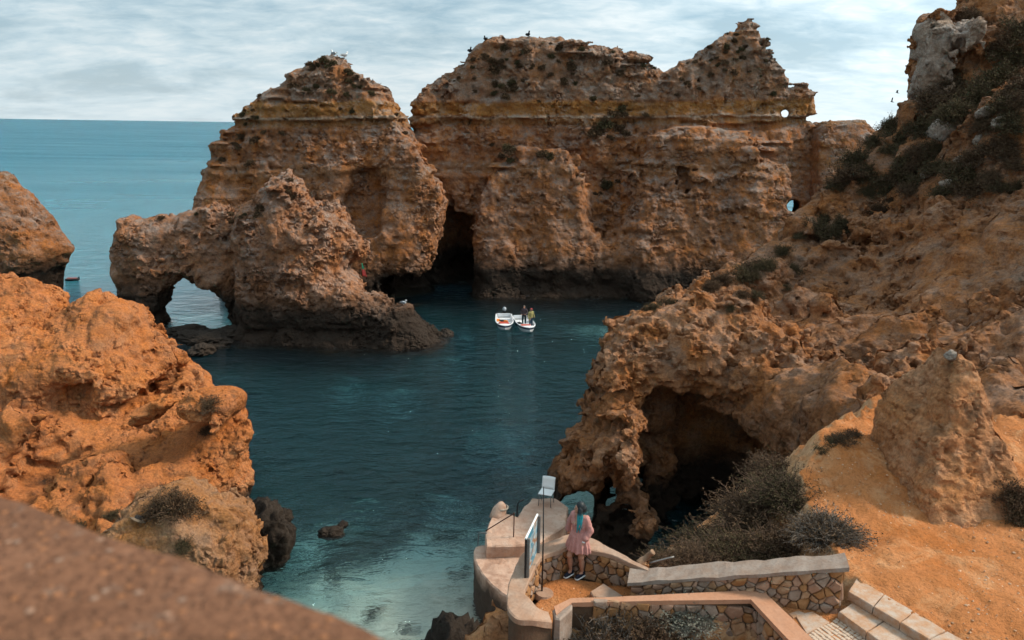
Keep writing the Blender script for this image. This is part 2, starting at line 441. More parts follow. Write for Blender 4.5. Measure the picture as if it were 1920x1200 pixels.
def rock_mat(name, ochre, pale, brown, grey=(0.36, 0.32, 0.29), grey_amt=0.5, tide=2.0, bed=None, px=0.1, dust=0.0):
    """weathered limestone: ochre / pale / brown mottling, lichen-grey crust on what faces up, black algae below the tide line"""
    mt, t, o = newmat(name); b = NB(t)
    g = b.n('ShaderNodeNewGeometry'); P = g.outputs['Position']
    sx = b.n('ShaderNodeSeparateXYZ'); b.set(sx.inputs[0], P)
    nz = b.n('ShaderNodeSeparateXYZ'); b.set(nz.inputs[0], g.outputs['Normal'])
    nA = b.noise(P, 0.16, 5, 0.6, 0.6); nB = b.noise(P, 0.7, 6, 0.65, 0.3); nC = b.noise(P, 3.2, 6, 0.7); nD = b.noise(P, 11, 4, 0.7)
    Ps = b.scale(P, (0.10, 0.10, 1.5)); nS = b.noise(Ps, 1.0, 5, 0.6, 0.4)
    c = b.mix(b.mapr(nB, 0.36, 0.66), ochre, pale)
    c = b.mix(b.mapr(nA, 0.42, 0.66, 0, 0.85), c, brown)
    c = b.mix(b.mapr(nS, 0.50, 0.68, 0, 0.55), c, ochre)
    c = b.mix(b.mapr(nC, 0.50, 0.66, 0, 0.75), c, brown)
    c = b.mix(b.mapr(nC, 0.46, 0.30, 0, 0.7), c, pale)
    if bed:
        for z0, z1, col, *amt in bed:      # colour of single beds
            zz = b.math('ADD', b.math('ADD', sx.outputs[2], b.math('MULTIPLY', sx.outputs[0], -0.02)), b.math('MULTIPLY', b.math('SUBTRACT', nA, 0.5), 1.2))
            f = b.math('MULTIPLY', b.mapr(zz, z0 - 0.12, z0 + 0.12), b.mapr(zz, z1 + 0.12, z1 - 0.12))
            c = b.mix(b.math('MULTIPLY', f, b.mapr(nB, 0.3, 0.6, *(amt or (0.5, 0.95)))), c, col)
    up = b.mapr(nz.outputs[2], -0.15, 0.75)
    gf = b.math('MULTIPLY', b.mapr(b.math('ADD', b.math('MULTIPLY', nB, 0.6), b.math('MULTIPLY', nC, 0.5)), 0.50, 0.66), b.math('ADD', b.math('MULTIPLY', up, 0.8), 0.2))
    hi = b.mapr(sx.outputs[2], 1.0, 14.0, 0.45, 1.0)
    c = b.mix(b.math('MULTIPLY', b.math('MULTIPLY', gf, hi), grey_amt, True), c, grey)
    if dust:                          # loose ochre earth lying on ledges
        c = b.mix(b.math('MULTIPLY', b.mapr(nz.outputs[2], 0.35, 0.85), b.mapr(nB, 0.3, 0.6, 0.3 * dust, dust)), c, (ochre[0] * 1.08, ochre[1] * 1.0, ochre[2] * 0.9))
    dark = b.mapr(b.voro(P, 1.3).outputs['Distance'], 0.0, 0.34, 1, 0)
    c = b.mix(b.math('MULTIPLY', b.math('MULTIPLY', dark, b.mapr(nA, 0.40, 0.6)), 0.75), c, (0.055, 0.045, 0.035))
    c = b.mix(b.mapr(nD, 0.42, 0.66, 0.0, 0.7), c, b.mix(0.6, c, (0.03, 0.02, 0.015)))
    c = b.mix(b.mapr(nD, 0.40, 0.26, 0.0, 0.45), c, b.mix(0.6, c, pale))
    if tide:
        tl = b.math('ADD', sx.outputs[2], b.math('MULTIPLY', b.math('SUBTRACT', nB, 0.5), 2.4))
        c = b.mix(b.mapr(tl, tide * 0.75, tide * 1.35, 0.95, 0.0), c, b.mix(nC, (0.016, 0.014, 0.012), (0.05, 0.036, 0.026)))
    h1 = b.math('ADD', b.math('MULTIPLY', nC, 0.6), b.math('MULTIPLY', b.noise(P, 1.0 / (px * 1.7), 5, 0.75), 0.4))
    vv = b.voro(b.scale(P, (1, 1, 1.3)), 1.0 / (px * 6))
    nrm = b.bump(h1, 1.0, px * 4.5)
    nrm = b.bump(b.math('MULTIPLY', vv.outputs['Distance'], -1.0), 0.7, px * 2.2, nrm)
    nrm = b.bump(b.noise(P, 1.0 / (px * 0.7), 3, 0.7), 0.8, px * 0.9, nrm)
    b.bsdf(o, c, 0.93, nrm, 0.15)
    return mt
def plain(name, col, rough=0.6, var=0.25, scale=8.0, bump=0.0, metal=0.0, spec=0.3, col2=None):
    mt, t, o = newmat(name); b = NB(t)
    tcn = b.n('ShaderNodeTexCoord'); P = tcn.outputs['Object']
    n = b.noise(P, scale, 5, 0.6); n2 = b.noise(P, scale * 5, 3, 0.6)
    dk = col2 or tuple(x * (1 - var) for x in col)
    c = b.mix(b.mapr(n, 0.35, 0.65), dk, col)
    c = b.mix(b.mapr(n2, 0.45, 0.75, 0, 0.4), c, tuple(x * (1 - var) for x in dk))
    nrm = b.bump(n2, 0.5, bump) if bump else None
    b.bsdf(o, c, b.mapr(n, 0, 1, rough - 0.1, min(1, rough + 0.1)), nrm, spec, Metallic=metal)
    return mt

M = {}
OCH, PAL, BRN = (0.50, 0.172, 0.042), (0.53, 0.268, 0.145), (0.21, 0.088, 0.040)
M['stack'] = rock_mat('limestone_stack', OCH, PAL, BRN, grey_amt=0.8, tide=3.4, px=0.11,  # algae band set higher so its black also deepens the shadow low down
                      bed=[(17.75, 17.95, (0.66, 0.50, 0.36)), (17.0, 17.7, (0.36, 0.16, 0.05)), (18.0, 19.4, (0.47, 0.20, 0.045)), (12.0, 13.2, (0.34, 0.15, 0.06)), (19.6, 40.0, (0.33, 0.205, 0.135), 0.15, 0.8)])
M['arch'] = rock_mat('limestone_arch', (0.45, 0.175, 0.064), (0.52, 0.28, 0.17), (0.21, 0.098, 0.052), grey_amt=0.8, tide=3.3, px=0.08)
M['headland'] = rock_mat('limestone_headland', (0.47, 0.170, 0.048), (0.49, 0.25, 0.13), (0.22, 0.096, 0.042), grey_amt=0.35, tide=2.2, px=0.05)
M['orange'] = rock_mat('orange_limestone', (0.60, 0.195, 0.046), (0.58, 0.27, 0.12), (0.33, 0.115, 0.042), grey_amt=0.25, tide=0.9, px=0.05, dust=0.55)
M['pale'] = rock_mat('pale_orange_limestone', (0.66, 0.275, 0.095), (0.69, 0.40, 0.235), (0.48, 0.20, 0.08), grey_amt=0.08, tide=0.0, px=0.035)
M['knob'] = rock_mat('ochre_knob_limestone', (0.52, 0.21, 0.06), (0.52, 0.30, 0.165), (0.33, 0.145, 0.06), grey_amt=0.35, tide=1.2, px=0.05)
M['crag'] = rock_mat('pale_grey_limestone', (0.46, 0.33, 0.24), (0.58, 0.48, 0.41), (0.34, 0.20, 0.12), grey=(0.55, 0.50, 0.46), grey_amt=0.6, tide=0.0, px=0.05)
M['wet'] = rock_mat('wet_black_rock', (0.05, 0.036, 0.026), (0.06, 0.045, 0.035), (0.03, 0.024, 0.02), grey=(0.08, 0.06, 0.05), grey_amt=0.3, tide=0.0, px=0.05)

# ------------------------------------------------------------------ sea and seabed
def stretched(lo, hi, n0, step, far, c=0.0):
    a = list(np.arange(lo, hi + 1e-6, step)); s = step
    while a[-1] < far: s *= 1.35; a.append(a[-1] + s)
    s = step; b_ = []; x = lo
    while x > -far: s *= 1.35; x -= s; b_.append(x)
    return np.array(b_[::-1] + a)
sx_ = stretched(-14, 12, 0, 0.16, 16000); sy_ = stretched(16, 62, 0, 0.18, 16000)
GX, GY = np.meshgrid(sx_, sy_, indexing='ij')
p2 = np.stack([GX.ravel(), GY.ravel(), 0 * GX.ravel()], 1).astype(np.float32)
near = np.exp(-(((GX + 2.5) / 10) ** 2 + ((GY - 22.5) / 12.0) ** 2)).ravel() + 0.52 * np.exp(-(((GX - 4.2) / 3.5) ** 2 + ((GY - 35) / 6) ** 2)).ravel() + 0.75 * np.exp(-(((GX - 8) / 4.5) ** 2 + ((GY - 67.5) / 1.8) ** 2)).ravel()
far = 1 - np.exp(-np.maximum(np.hypot(GX, GY - 50) - 32, 0) / 40).ravel()
bz = -5.0 + 4.4 * near + 0.6 * far
loc = (np.abs(p2[:, 0]) < 60) & (p2[:, 1] > 0) & (p2[:, 1] < 120)
q2 = p2[loc]
rel = 0.55 * perlin(q2 / 5.0, 3) + 0.35 * (0.3 - np.abs(perlin(q2 / 1.7, 4)))
f1, f2 = worley(q2 / 1.5, 8)
rel += 0.42 * np.clip(0.42 - f1, 0, 1) * 2 * (perlin(q2 / 5.5, 6) > -0.05)
bz[loc] += rel
bz = np.minimum(bz, -0.35)
nI, nJ = GX.shape
ii, jj = np.meshgrid(np.arange(nI - 1), np.arange(nJ - 1), indexing='ij'); k0 = (ii * nJ + jj).ravel()
quads = np.stack([k0, k0 + nJ, k0 + nJ + 1, k0 + 1], 1)
mt, t, o = newmat('seabed_sand_and_weed'); b = NB(t)
g = b.n('ShaderNodeNewGeometry'); P = g.outputs['Position']
sz = b.n('ShaderNodeSeparateXYZ'); b.set(sz.inputs[0], P)
Pf = b.n('ShaderNodeCombineXYZ'); b.set(Pf.inputs[0], sz.outputs[0]); b.set(Pf.inputs[1], sz.outputs[1]); Pf = Pf.outputs[0]
nA = b.noise(Pf, 0.13, 5, 0.6, 0.8); nB = b.noise(Pf, 0.8, 5, 0.65, 0.6); nC = b.noise(Pf, 3.0, 4, 0.6)
cove = b.n('ShaderNodeVectorMath', operation='DISTANCE'); b.set(cove.inputs[0], Pf); cove.inputs[1].default_value = (0, 52, 0)
weed = b.math('ADD', b.mapr(cove.outputs['Value'], 26, 60, 0.10, -0.35), b.math('ADD', b.math('ADD', b.math('MULTIPLY', nA, 0.9), b.math('MULTIPLY', nB, 0.75)), b.mapr(sz.outputs[2], -4.2, -1.4, 0.14, -0.20)))
c = b.mix(b.mapr(nC, 0.35, 0.7), (0.68, 0.62, 0.50), (0.48, 0.44, 0.35))
c = b.mix(b.mapr(weed, 0.80, 0.93, 0, 0.93), c, b.mix(nC, (0.035, 0.036, 0.03), (0.085, 0.075, 0.055)))
vo = b.voro(b.scale(Pf, (1, 1, 1)), 0.62); c = b.mix(b.math('MULTIPLY', b.mapr(b.math('ADD', vo.outputs['Distance'], b.math('MULTIPLY', nC, 0.25)), 0.48, 0.34, 0, 0.9), b.mapr(nB, 0.35, 0.5)), c, (0.05, 0.052, 0.042))
b.bsdf(o, c, 0.95, None, 0.1); M['bed'] = mt
bed = tag(obj('seabed', mesh_np('seabed', np.stack([GX.ravel(), GY.ravel(), bz], 1), quads, M['bed'])), kind='structure')

mt, t, o = newmat('sea_water'); b = NB(t)
g = b.n('ShaderNodeNewGeometry'); P = g.outputs['Position']
Pw = b.n('ShaderNodeMapping'); b.set(Pw.inputs[0], P); Pw.inputs['Rotation'].default_value = (0, 0, R(-22)); Pw.inputs['Scale'].default_value = (0.62, 1.25, 1); Pw = Pw.outputs[0]
h = b.math('ADD', b.math('MULTIPLY', b.noise(Pw, 0.32, 2, 0.5, 0.4), 0.55), b.math('MULTIPLY', b.noise(Pw, 1.25, 3, 0.55, 0.6), 0.46))
h = b.math('ADD', h, b.math('MULTIPLY', b.noise(Pw, 4.2, 3, 0.55, 0.4), 0.12))
nrm = b.bump(h, 1.0, 1.05)
gl = b.n('ShaderNodeBsdfGlass');  gl.inputs['IOR'].default_value = 1.333; b.set(gl.inputs['Normal'], nrm)
wd_ = b.n('ShaderNodeVectorMath', operation='DISTANCE'); b.set(wd_.inputs[0], P); wd_.inputs[1].default_value = (4, 45, 0)
b.set(gl.inputs['Roughness'], b.math('ADD', b.mapr(wd_.outputs['Value'], 30, 140, 0.03, 0.24), b.math('MULTIPLY', b.mapr(wd_.outputs['Value'], 60, 400), b.math('MULTIPLY', b.mapr(b.noise(b.scale(P, (0.006, 0.035, 1)), 1.0, 5, 0.65), 0.3, 0.7), 0.32))))
t.links.new(gl.outputs[0], o.inputs['Surface'])
va = b.n('ShaderNodeVolumeAbsorption'); va.inputs['Color'].default_value = (0.24, 0.785, 0.905, 1); va.inputs['Density'].default_value = 0.25
t.links.new(va.outputs[0], o.inputs['Volume']); M['sea'] = mt
F = 15000
bv = [(-F, -200, 0), (F, -200, 0), (F, F, 0), (-F, F, 0), (-F, -200, -12), (F, -200, -12), (F, F, -12), (-F, F, -12)]
bq = [(0, 1, 2, 3), (7, 6, 5, 4), (0, 4, 5, 1), (1, 5, 6, 2), (2, 6, 7, 3), (3, 7, 4, 0)]
sea = tag(obj('sea', mesh_np('sea', bv, bq, M['sea'], False)), kind='structure')

# ------------------------------------------------------------------ cliffs and stacks
# far stack at the frame's edge
sea_stack = rock('sea_stack', ((-56, -38), (62, 84), (-1.5, 14)), 0.27,
    [lobe([(-140, 335), (-60, 318), (0, 322), (18, 324), (32, 347), (55, 360), (68, 380), (85, 397), (100, 412), (108, 432), (118, 442), (131, 460), (128, 487), (117, 505), (115, 545), (110, 580), (104, 650), (-140, 720)], 75, 70, 77, 0.12, 1.2, tap=0.6)],
    mat=M['stack'], strata=0.45, hard=0.1, fine=0.13, crack=0.4, yskip=76, amp=(0.6, 0.6, 0.45, 0.2), notch=0.7, seed=5)
tag(sea_stack, 'lone ochre sea stack cut off by the picture edge, dark foot in blue open sea', 'rock')
lap('stack1')
# pyramid-shaped stack
pyramid = [(425, 640), (418, 540), (400, 450), (380, 400), (376, 376), (388, 340), (400, 300), (403, 265), (420, 235), (450, 205), (470, 187), (500, 174), (530, 160), (560, 136), (585, 120), (612, 108), (632, 104), (650, 113), (665, 136), (690, 149), (722, 156), (727, 182), (745, 206), (760, 216), (765, 238), (784, 270), (800, 310), (822, 366), (836, 378), (829, 420), (824, 460), (822, 500), (815, 640)]
stack2 = rock('sea_stack', ((-40, -5), (66, 94), (-1.5, 27)), 0.26,
    [lobe(pyramid, 80, 75, 89, 0.13, 1.3, tap=0.18),
     lobe([(600, 300), (690, 250), (765, 240), (800, 310), (836, 378), (829, 430), (822, 500), (810, 640), (600, 640)], 76, 72.5, 80, 0.25, 2.0)],
    cuts=[lobe([(640, 385), (655, 330), (690, 310), (715, 330), (722, 385), (716, 447), (690, 452), (660, 440)], 75, 70, 76.2, 0.25, 0.5),
          ball(at_y(745, 540, 77), (5.0, 4.0, 2.4))],
    mat=M['stack'], strata=0.7, ledge=17.55, hard=0.1, pits=0.3, fine=0.19, crack=0.45, yskip=86, amp=(0.7, 0.65, 0.58, 0.26), notch=0.9, flute=0.35, seed=12)
tag(stack2, 'pyramid-shaped ochre sea stack rising behind the rock arch, shrubs on its slopes', 'rock')
lap('stack2')
# the broad cliff behind the boats
plateau = [(768, 330), (768, 222), (774, 196), (790, 180), (802, 168), (830, 150), (858, 132), (885, 106), (905, 82), (930, 78), (960, 82), (1000, 78), (1050, 82), (1090, 87), (1130, 92), (1180, 90), (1210, 97), (1230, 116), (1246, 130), (1270, 122), (1300, 102), (1330, 77), (1360, 57), (1385, 44), (1405, 36), (1418, 46), (1426, 72), (1440, 102), (1452, 122), (1470, 132), (1486, 152), (1518, 151), (1527, 182), (1535, 210), (1532, 232), (1545, 300), (1530, 420), (1545, 640), (790, 640)]
butt = [(880, 640), (881, 550), (884, 480), (888, 420), (897, 350), (915, 300), (945, 274), (1000, 266), (1058, 263), (1088, 290), (1102, 330), (1150, 340), (1190, 300), (1212, 240), (1245, 222), (1330, 214), (1440, 226), (1480, 260), (1500, 320), (1480, 420), (1440, 640)]
cliff = rock('cliff', ((-14, 42), (71, 103), (-1.5, 31)), 0.28,
    [lobe(plateau, 88, 84, 101, 0.10, 1.1, tap=0.14),
     lobe(butt, 80, 77, 90, 0.30, 1.8),
     lobe([(1180, 640), (1190, 420), (1210, 300), (1250, 240), (1350, 220), (1450, 240), (1500, 330), (1510, 640)], 79, 75.5, 87, 0.42, 2.4)],
    cuts=[ball(at_y(857, 470, 86), (1.9, 4.5, 4.0)), tunnel(at_y(855, 490, 80), at_y(857, 500, 87), 2.2, 2.0),
          ball(at_y(1310, 505, 74.6), (3.6, 2.2, 2.2)), ball(at_y(1150, 335, 79.5), (2.4, 4.0, 4.6)),
          ball(at_y(1455, 270, 80), (2.4, 4.5, 2.6)), ball(at_y(1300, 345, 76.5), (0.5, 3, 0.9)), ball(at_y(1300, 388, 76.0), (0.5, 3, 0.7))],
    late=[tunnel(CAM + ray(1471, 213) * 70, CAM + ray(1471, 213) * 112, 0.5, 0.5), tunnel(CAM + ray(1486, 386) * 60, CAM + ray(1486, 386) * 112, 0.72, 0.72)],
    mat=M['stack'], strata=0.7, ledge=17.75, hard=0.1, pits=0.3, fine=0.19, crack=0.45, yskip=95, amp=(0.8, 0.7, 0.58, 0.26), notch=0.9, flute=0.4, seed=21)
tag(cliff, 'broad ochre cliff with a flat brushy top and a pointed peak, behind the two boats', 'cliff')
lap('cliff')
low = rock('rock_ridge', ((32, 58), (74, 96), (-1.5, 21)), 0.3,
    [lobe([(1480, 640), (1500, 260), (1540, 222), (1580, 216), (1612, 213), (1632, 226), (1648, 246), (1700, 300), (1760, 640)], 86, 81, 92, 0.15, 2)],
    mat=M['stack'], strata=0.5, amp=(0.6, 0.6, 0.4, 0.15), seed=31)
tag(low, 'low pale rock ridge seen in the gap beyond the pointed peak', 'rock')
# the natural arch in front
span = [(212, 512), (213, 456), (226, 410), (241, 398), (262, 406), (285, 399), (320, 396), (346, 391), (372, 381), (402, 376), (440, 386), (470, 381), (520, 400), (560, 640), (470, 700), (443, 660), (440, 620), (434, 588), (420, 560), (396, 543), (370, 528), (350, 523), (335, 536), (322, 556), (318, 580), (330, 640), (300, 640), (268, 592), (240, 562), (224, 530)]
body = [(430, 700), (438, 520), (440, 400), (468, 378), (490, 350), (510, 331), (530, 316), (550, 326), (570, 346), (580, 376), (602, 386), (626, 384), (650, 410), (662, 440), (684, 456), (692, 472), (664, 482), (656, 506), (660, 560), (650, 700)]
toe = [(560, 720), (600, 540), (640, 512), (668, 522), (688, 550), (722, 556), (738, 575), (766, 576), (788, 600), (812, 618), (826, 634), (838, 660), (800, 720)]
arch = rock('rock_arch', ((-36, -4), (52, 76), (-1.5, 15)), 0.20,
    [lobe(span, 65.5, 63, 67.5, 0.03, 1.0, tap=0.5), lobe(body, 62.5, 58, 67, 0.12, 1.5, tap=0.42), lobe(toe, 60, 57.5, 63.5, 0.25, 1.4)],
    mat=M['arch'], amp=(0.5, 0.85, 0.6, 0.32), notch=0.55, flute=0.2, pits=0.28, hard=0.16, strata=0.3, fine=0.18, crack=0.35, seed=41, kadd=1.0)
tag(arch, 'knobbly brown rock arch standing in the water in front of the pyramid stack', 'rock arch')
lap('arch')
# headland with the cave
hp = [(px, py, Y) for px, py, Y in [
    (1215, 590, 37), (1280, 556, 38), (1350, 500, 39), (1420, 462, 41), (1500, 375, 43), (1570, 308, 44), (1650, 243, 45), (1710, 215, 44),
    (1215, 640, 33), (1300, 660, 31), (1400, 690, 29), (1480, 740, 26.5), (1560, 800, 23), (1640, 770, 22.8), (1700, 730, 23), (1850, 740, 20.5), (1900, 860, 17.5),
    (1400, 560, 35.5), (1500, 600, 32), (1500, 480, 38.5), (1600, 500, 36), (1600, 380, 41), (1700, 400, 38), (1700, 560, 31), (1750, 300, 40), (1800, 600, 27.5), (1850, 450, 31), (1900, 600, 25),
    (1920, 300, 34), (1850, 200, 38), (2050, 300, 31), (2100, 600, 23), (2050, 860, 17)]]
hpts = [tuple(at_y(*a)) for a in hp]
rid = [tuple(at_y(*a)) for a in hp[:8]]
hpts += [(x + 1.0, y + 5, z - 5.5) for x, y, z in rid] + [(x + 2, y + 11, z - 12) for x, y, z in rid]
hh = tps(hpts)
nose = [(1032, 1100), (1030, 905), (1036, 868), (1050, 792), (1086, 752), (1100, 690), (1130, 642), (1168, 608), (1206, 592), (1240, 580), (1330, 540), (1420, 600), (1500, 760), (1540, 900), (1560, 1100), (1400, 1250), (1100, 1250)]
def hill(X, Y, Z):
    x, y = X[:, :, 0], Y[:, :, 0]
    z = hh(x, y)
    z = np.where(x < 7, np.minimum(z, 9.2), z)
    d = (Z - z[:, :, None]) * 0.62
    # the hill ends against the sea on its seaward side
    edge = poly_sdf(x, y, [(6.0, 38.5), (7.5, 33), (9.2, 27), (11.0, 21.5), (14, 18.6), (18, 14), (40, 10), (40, 60), (22, 60), (14, 48), (8, 42)])
    return smax(d, edge[:, :, None] + 0 * Z, 1.5)
cave_a = at_y(1330, 905, 27); cave_b = at_y(1300, 870, 30.5)
headland = rock('headland', ((0.5, 31.5), (15, 51), (-1.5, 27)), 0.195,
    [hill, lobe(nose, 31, 26.5, 38, 0.32, 2.2),
     lobe([(1706, 330), (1710, 205), (1716, 110), (1726, 52), (1745, 34), (1782, 30), (1800, 14), (1830, -8), (1900, -40), (2150, -150), (2150, 330)], 45.5, 39, 47, 0.1, 1.2, tap=0.5),
     lobe([(1120, 1250), (1128, 900), (1150, 800), (1200, 740), (1235, 760), (1225, 880), (1240, 1000), (1220, 1250)], 27, 24.6, 31, 0.15, 1.2)],
    cuts=[lobe([(1215, 1300, 28), (1218, 850, 28.5), (1222, 800, 29), (1240, 762, 29), (1300, 774, 29), (1350, 790, 28.5), (1380, 1300, 28.5)], 28, 10, 31.0, 0.0, 0.5, tap=0.04),
          lobe([(1290, 1300, 28), (1292, 800, 29), (1300, 772, 29), (1350, 788, 28.5), (1410, 814, 27.6), (1480, 850, 26.3), (1525, 905, 25.2), (1540, 1300, 24.6)], 28, 10, 33.0, 0.0, 0.5, tap=0.04),
          ball((4.4, 37.0, 0.2), (2.5, 6.4, 3.2)),
          lobe([(1130, 1100), (1124, 960), (1140, 925), (1168, 920), (1190, 960), (1200, 1100)], 25.8, 12, 31.5, 0.0, 0.7, tap=0.1)],
    #HOLE
    late=[tunnel(CAM + ray(1078, 962) * 20, CAM + ray(1078, 962) * 50, 0.78, 0.9), tunnel(CAM + ray(1094, 938) * 20, CAM + ray(1094, 938) * 50, 0.42, 0.5)],
    mat=M['headland'], amp=(0.7, 0.95, 0.75, 0.3), flute=0.35, pits=0.22, hard=0.30, block=(1.15, 1.15, 1.6), seed=51, fine=0.2, kadd=1.4, yskip=46, crack=0.4, mlo=0.45)
tag(headland, 'steep ochre headland with a dark cave, scrub and pale boulders above it', 'cliff')
crag = rock('crag', ((20, 31), (36, 49), (14, 28)), 0.16,
    [lobe([(1706, 240), (1711, 205), (1714, 110), (1724, 50), (1745, 30), (1784, 26), (1800, 50), (1784, 110), (1770, 190), (1745, 245)], 44, 38.2, 46, 0.0, 0.7, tap=0.35),
     lobe([(1786, 110), (1796, 40), (1822, 14), (1846, 20), (1836, 70), (1812, 120)], 42.5, 37.6, 44, 0.0, 0.5, tap=0.35)],
    mat=M['crag'], amp=(0.4, 0.6, 0.5, 0.25), pits=0.15, hard=0.2, block=(0.9, 0.9, 1.6), flute=0.4, crack=0.35, seed=57, fine=0.14, kadd=0.4, mlo=0.5)
tag(crag, 'pale grey-white limestone crag standing at the skyline above the scrub', 'rock')
lap('headland')
# orange rock opposite
ridge = [(-140, 480), (-60, 500), (0, 517), (22, 542), (60, 537), (76, 547), (108, 580), (130, 581), (150, 577), (157, 565), (182, 555), (192, 572), (215, 566), (250, 586), (300, 621), (332, 650), (362, 671), (396, 692), (426, 731), (452, 742), (440, 860), (380, 900), (-140, 900)]
flank = [(-140, 860), (0, 800), (110, 790), (240, 770), (330, 735), (420, 730), (454, 742), (461, 771), (490, 787), (484, 832), (474, 880), (484, 905), (472, 955), (462, 1010), (470, 1200), (-140, 1200)]
knob = [(150, 1060), (185, 1005), (252, 948), (335, 920), (385, 950), (452, 966), (484, 1024), (521, 1088), (516, 1125), (470, 1300), (120, 1300)]
orange = rock('orange_rock', ((-29, -6), (19, 50), (-1.5, 14)), 0.165,
    [lobe(ridge, 39, 34.5, 42, 0.10, 1.2, tap=0.5), lobe(flank, 32.5, 22.0, 38, 1.35, 1.4, tap=0.5)],
    cuts=[ball(at_y(185, 792, 33.2), (3.4, 3.6, 1.0), 0.25), ball(at_y(120, 765, 34), (1.5, 3.4, 1.2)), ball(at_y(345, 815, 31), (1.6, 2.0, 0.5)), ball(at_y(60, 860, 31), (1.2, 3.0, 1.6)), ball(at_y(300, 905, 28), (3.2, 1.6, 0.8), 0.3)],
    mat=M['orange'], amp=(0.7, 0.8, 0.5, 0.2), pits=0.2, hard=0.12, seed=61, fine=0.11, kadd=1.3, crack=0.3)
tag(orange, 'big bright orange rock face across the water from the platform, hollow under its ridge', 'rock')
knob_rock = rock('low_rock', ((-16.5, -6), (19, 28.5), (-1.5, 7.5)), 0.15,
    [lobe(knob, 24, 21, 26, 0.35, 0.9, tap=0.5)],
    mat=M['knob'], amp=(0.4, 0.6, 0.5, 0.28), pits=0.25, hard=0.16, block=(0.8, 0.8, 0.7), seed=66, fine=0.13, notch=0.3)
tag(knob_rock, 'smaller pale orange rock knob with bushes, in front of the big orange face', 'rock')
lap('orange')

# ------------------------------------------------------------------ more materials
def soil_mat():
    mt, t, o = newmat('orange_soil'); b = NB(t)
    g = b.n('ShaderNodeNewGeometry'); P = g.outputs['Position']
    nz = b.n('ShaderNodeSeparateXYZ'); b.set(nz.inputs[0], g.outputs['Normal'])
    nA = b.noise(P, 0.5, 5, 0.6, 0.5); nB = b.noise(P, 2.5, 6, 0.65); nC = b.noise(P, 14, 5, 0.7)
    c = b.mix(b.mapr(nA, 0.35, 0.65), (0.45, 0.155, 0.045), (0.52, 0.215, 0.085))
    c = b.mix(b.mapr(nB, 0.5, 0.75, 0, 0.6), c, (0.42, 0.165, 0.05))
    c = b.mix(b.mapr(nC, 0.50, 0.68, 0, 0.8), c, (0.30, 0.12, 0.045))
    vo = b.voro(P, 9.0); st = b.mapr(vo.outputs['Distance'], 0.16, 0.10)
    pick = b.n('ShaderNodeSeparateColor'); b.set(pick.inputs[0], vo.outputs['Color'])
    c = b.mix(b.math('MULTIPLY', st, b.mapr(pick.outputs[0], 0.80, 0.84)), c, (0.68, 0.50, 0.36))
    rk = b.mapr(nz.outputs[2], 0.88, 0.66)
    c = b.mix(rk, c, b.mix(b.mapr(nB, 0.35, 0.65), (0.50, 0.25, 0.11), (0.62, 0.38, 0.22)))
    c = b.mix(b.mapr(b.noise(P, 0.9, 6, 0.7, 1.2), 0.52, 0.68, 0, 0.6), c, (0.62, 0.34, 0.17))
    n = b.bump(nC, 1.0, 0.06); n = b.bump(nB, 0.8, 0.16, n); n = b.bump(b.math('MULTIPLY', st, b.mapr(pick.outputs[0], 0.7, 0.8)), 0.5, 0.02, n)
    b.bsdf(o, c, 0.95, n, 0.1); return mt
M['soil'] = soil_mat()
M['concrete'] = plain('weathered_concrete', (0.38, 0.26, 0.19), 0.9, 0.4, 3.0, 0.02, col2=(0.33, 0.19, 0.12))
M['concrete_grey'] = plain('grey_concrete', (0.30, 0.24, 0.20), 0.9, 0.45, 4.0, 0.02, col2=(0.25, 0.17, 0.125))
def dock_mat():
    mt, t, o = newmat('landing_concrete'); b = NB(t)
    g = b.n('ShaderNodeNewGeometry'); P = g.outputs['Position']; sx = b.n('ShaderNodeSeparateXYZ'); b.set(sx.inputs[0], P)
    nA = b.noise(P, 1.3, 5, 0.6, 0.5); nB = b.noise(P, 5, 5, 0.65); nC = b.noise(P, 22, 4, 0.7)
    c = b.mix(b.mapr(nA, 0.35, 0.65), (0.44, 0.26, 0.18), (0.54, 0.38, 0.29)); c = b.mix(b.mapr(nB, 0.5, 0.72, 0, 0.7), c, (0.34, 0.19, 0.12))
    c = b.mix(b.mapr(nC, 0.55, 0.75, 0, 0.5), c, (0.24, 0.15, 0.10))
    c = b.mix(b.mapr(b.math('ADD', sx.outputs[2], b.math('MULTIPLY', nA, 1.0)), 1.75, 2.25, 0.95, 0.0), c, b.mix(nB, (0.02, 0.017, 0.014), (0.075, 0.05, 0.035)))
    n = b.bump(nC, 0.8, 0.02); n = b.bump(nB, 0.7, 0.06, n); b.bsdf(o, c, 0.9, n, 0.2); return mt
M['dock'] = dock_mat()
M['coping'] = plain('pink_rendered_coping', (0.44, 0.23, 0.14), 0.9, 0.35, 3.5, 0.015, col2=(0.42, 0.20, 0.11))
M['mortar'] = plain('dark_mortar', (0.12, 0.07, 0.042), 0.95, 0.3, 6, 0.02)
M['wallstone'] = [plain('wall_stone_%s' % n, c, 0.92, 0.3, 7, 0.012, col2=c2) for n, c, c2 in
    (('buff', (0.42, 0.26, 0.16), (0.30, 0.155, 0.075)), ('rose', (0.38, 0.225, 0.15), (0.27, 0.15, 0.095)), ('ochre', (0.37, 0.185, 0.08), (0.27, 0.125, 0.045)), ('grey', (0.33, 0.24, 0.185), (0.22, 0.145, 0.10)))]
M['slab'] = plain('step_slab', (0.45, 0.36, 0.29), 0.85, 0.35, 5, 0.015, col2=(0.42, 0.21, 0.10))
M['cobble'] = plain('pale_cobble', (0.58, 0.44, 0.33), 0.85, 0.2, 12, 0.006)
M['lookout'] = None
M['metal_dark'] = plain('dark_painted_metal', (0.035, 0.032, 0.032), 0.5, 0.3, 20, metal=0.4)
